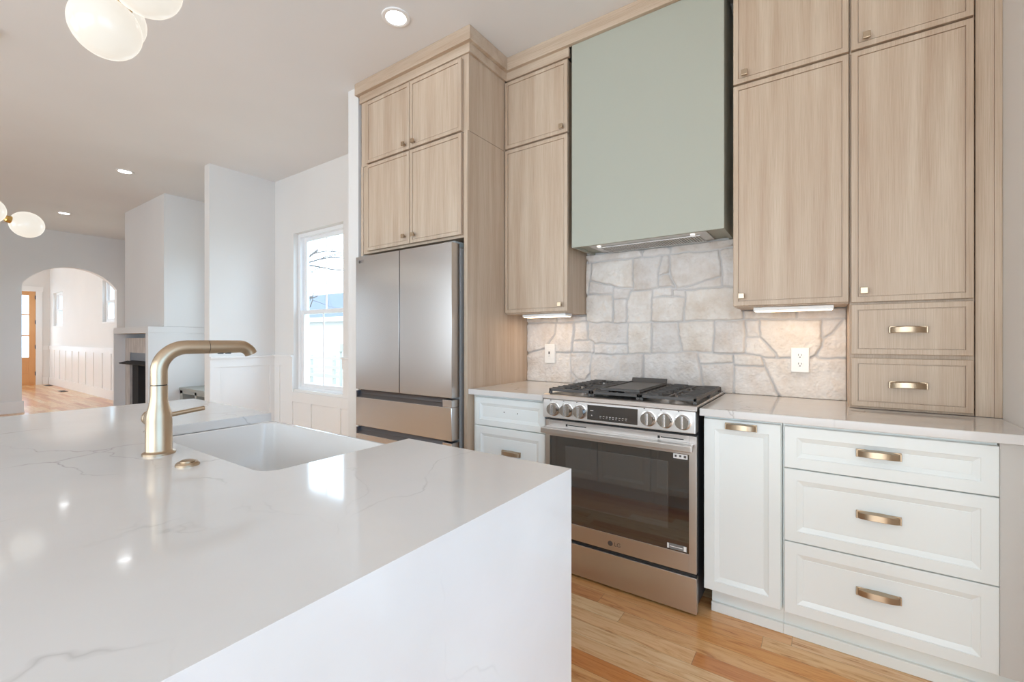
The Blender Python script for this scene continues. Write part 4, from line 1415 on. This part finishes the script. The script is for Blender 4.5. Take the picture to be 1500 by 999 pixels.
# apron-front sink
sk = thing('apron_sink', 'white fireclay apron-front sink set into the island', 'sink', (-1.424, 0.70, 0.645))
a0, a1, b0, b1 = sx0 - 0.004, sx1 + 0.004, sy0 - 0.006, 0.935
zt, zb_ = CZ0 - 0.0015, 0.645
wl = 0.020
m = bmesh.new()


def ring(x0, x1, y0, y1, z, r_, n=6):
    pts = round_pts(x1 - r_, y1 - r_, r_, 0, math.pi / 2, n) + round_pts(x0 + r_, y1 - r_, r_, math.pi / 2, math.pi, n) \
        + round_pts(x0 + r_, y0 + r_, r_, math.pi, 1.5 * math.pi, n) + round_pts(x1 - r_, y0 + r_, r_, 1.5 * math.pi, 2 * math.pi, n)
    return [(p[0], p[1], z) for p in pts]


rings = [ring(a0, a1, b0, b1, zb_, 0.02), ring(a0, a1, b0, b1, zt - 0.004, 0.02), ring(a0 + .003, a1 - .003, b0 + .003, b1 - .003, zt, 0.02),
         ring(a0 + wl - .003, a1 - wl + .003, b0 + wl - .003, b1 - wl + .003, zt, 0.04),
         ring(a0 + wl, a1 - wl, b0 + wl, b1 - wl, zt - 0.004, 0.045), ring(a0 + wl + .004, a1 - wl - .004, b0 + wl + .004, b1 - wl - .004, 0.70, 0.05),
         ring(a0 + wl + .012, a1 - wl - .012, b0 + wl + .012, b1 - wl - .012, 0.676, 0.05), ring(a0 + wl + .04, a1 - wl - .04, b0 + wl + .04, b1 - wl - .04, 0.668, 0.05)]
mm = MB()
n_ = len(rings[0])
vs = [p for rr in rings for p in rr]
fs = []
for j in range(len(rings) - 1):
    for k in range(n_):
        fs.append((j * n_ + k, j * n_ + (k + 1) % n_, (j + 1) * n_ + (k + 1) % n_, (j + 1) * n_ + k))
fs.append(tuple(range(n_))[::-1])
fs.append(tuple((len(rings) - 1) * n_ + k for k in range(n_)))
mm.add(vs, fs)
build('basin', mm, M_SINK, sk, smooth=True, angle=50)
build('drain', MB().lathe((-1.424, 0.70, 0.668), (-1.424, 0.70, 0.671), [(0, .045), (.8, .045), (1, .03)], 28), M_CHROME, sk, smooth=True)

# faucet
fc = thing('kitchen_faucet', 'champagne bronze pull-out faucet standing behind the island sink', 'faucet', (-1.420, 0.428, CZ1))
px, py, pz = -1.420, 0.428, CZ1
m = MB().lathe((px, py, pz), (px, py, pz + 0.178), [(0, .036), (.03, .036), (.05, .0295), (.06, .0285), (.50, .0285), (.58, .0275), (.70, .0222), (.78, .0198), (.86, .0190), (1.0, .0190)], 40)
build('body', m, M_BRONZE, fc, smooth=True, angle=40)
build('joint_ring', MB().cyl((px, py, pz + 0.178), (px, py, pz + 0.1805), 0.0178, n=32), M_DARK, fc)
rb = 0.062
ztop = pz + 0.277
pts = [(px, py, pz + 0.1805), (px, py, pz + 0.20)]
for k in range(13):
    a_ = math.pi / 2 * k / 12
    pts.append((px, py + rb - rb * math.cos(a_), ztop - rb + rb * math.sin(a_)))
pts.append((px, py + 0.112, ztop))
build('neck', MB().tube(pts, 0.0188, 28), M_BRONZE, fc, smooth=True, angle=50)
build('joint_ring', MB().cyl((px, py + 0.112, ztop), (px, py + 0.1135, ztop), 0.0178, n=32), M_DARK, fc)
pts = [(px, py + 0.1135, ztop), (px, py + 0.16, ztop), (px, py + 0.195, ztop)]
rs_ = [0.0188, 0.0186, 0.0182]
for k in range(1, 9):
    a_ = math.radians(68) * k / 8
    pts.append((px, py + 0.195 + 0.036 * math.sin(a_), ztop - 0.036 + 0.036 * math.cos(a_)))
    rs_.append(0.0182 - 0.0014 * k / 8)
sp = build('spray_head', MB().tube(pts, rs_, 28), M_BRONZE, fc, smooth=True, angle=50)
for dy in (0.145, 0.165):
    build('spray_button', MB().box(px - 0.006, px + 0.006, py + dy - 0.006, py + dy + 0.006, ztop - 0.0205, ztop - 0.017), M_INK, sp, bevel=0.001)
m = MB().cyl((px - 0.026, py, pz + 0.088), (px - 0.050, py, pz + 0.088), 0.0205, n=32)
m.cyl((px - 0.0515, py, pz + 0.088), (px - 0.0645, py, pz + 0.088), 0.0205, n=32)
m.cyl((px - 0.050, py, pz + 0.088), (px - 0.0515, py, pz + 0.088), 0.0185, n=32)
hb = build('handle_hub', m, M_BRONZE, fc, bevel=0.001, smooth=True)
m = MB().cyl((px - 0.048, py + 0.016, pz + 0.089), (px - 0.048, py + 0.122, pz + 0.100), 0.0062, 0.0062, 20)
build('lever', m, M_BRONZE, hb, bevel=0.0008, smooth=True)
# button on the counter
ab = thing('air_switch_button', 'small round bronze button set in the island top beside the faucet', 'button', (-1.236, 0.428, CZ1))
build('collar', MB().lathe((-1.236, 0.428, CZ1), (-1.236, 0.428, CZ1 + 0.008), [(0, .0245), (.5, .0245), (1, .021)], 32), M_BRONZE, ab, smooth=True, angle=30)
build('push_cap', MB().lathe((-1.236, 0.428, CZ1 + 0.008), (-1.236, 0.428, CZ1 + 0.0125), [(0, .015), (.7, .015), (1, .012)], 28), M_BRONZE, ab, smooth=True, angle=30)


# ================================================================== LIGHTS
def chandelier(label, hub, globes):
    hub = Vector(hub)
    t_ = thing('globe_chandelier', label, 'chandelier', (hub.x, hub.y, hub.z), 'brass globe chandeliers')
    build('canopy', MB().lathe((hub.x, hub.y, CEIL), (hub.x, hub.y, CEIL - 0.03), [(0, .06), (.8, .058), (1, .05)], 32), M_BRASS, t_, smooth=True, angle=30)
    build('rod', MB().cyl(hub, (hub.x, hub.y, CEIL - 0.03), 0.006, n=14), M_BRASS, t_, smooth=True)
    build('hub', MB().sphere(hub, 0.022, 20, 12), M_BRASS, t_, smooth=True)
    for g_ in globes:
        g_ = Vector(g_)
        d_ = (g_ - hub).normalized()
        ar = build('arm', MB().cyl(hub + d_ * 0.015, g_ - d_ * 0.085, 0.0045, n=12), M_BRASS, t_, smooth=True)
        build('socket', MB().lathe(g_ - d_ * 0.105, g_ - d_ * 0.074, [(0, .010), (.2, .020), (1, .024)], 20), M_BRASS, ar, smooth=True, angle=30)
        build('globe', MB().sphere(g_, 0.081, 40, 24), M_GLOBE, ar, smooth=True)


chandelier('lit globe chandelier over the island, cut off by the top edge', (-1.60, 0.47, 2.30),
           [(-1.650, 0.375, 2.088), (-1.829, 0.436, 2.220), (-1.437, 0.403, 2.137), (-1.85, 0.30, 2.42)])
chandelier('lit globe chandelier beyond the island, at the left edge', (-4.10, 0.36, 1.975),
           [(-4.160, 0.565, 1.941), (-4.035, 0.385, 1.975), (-4.28, 0.36, 2.02), (-3.93, 0.27, 2.0), (-3.78, 0.26, 1.95)])

GR = 'recessed ceiling lights'
first = None
for (x, y, lab) in ((-2.017, 1.727, 'round recessed ceiling light nearest the oak cabinets'), (-6.343, 1.603, 'round recessed ceiling light in front of the chimney breast'),
                    (-9.18, 1.622, 'farthest round recessed ceiling light, near the arch')):
    rl = thing('recessed_light', lab, 'ceiling light', (x, y, CEIL - 0.006), GR)
    m = MB()
    prof = [(0, .080), (.6, .079), (1.0, .066), (.5, .057)]
    m.lathe((x, y, CEIL), (x, y, CEIL - 0.010), prof, 40, cap=False)
    build('trim_ring', m, M_TRIM, rl, smooth=True, angle=50)
    build('lens', MB().cyl((x, y, CEIL - 0.0005), (x, y, CEIL - 0.005), 0.058, n=40), M_LED, rl)
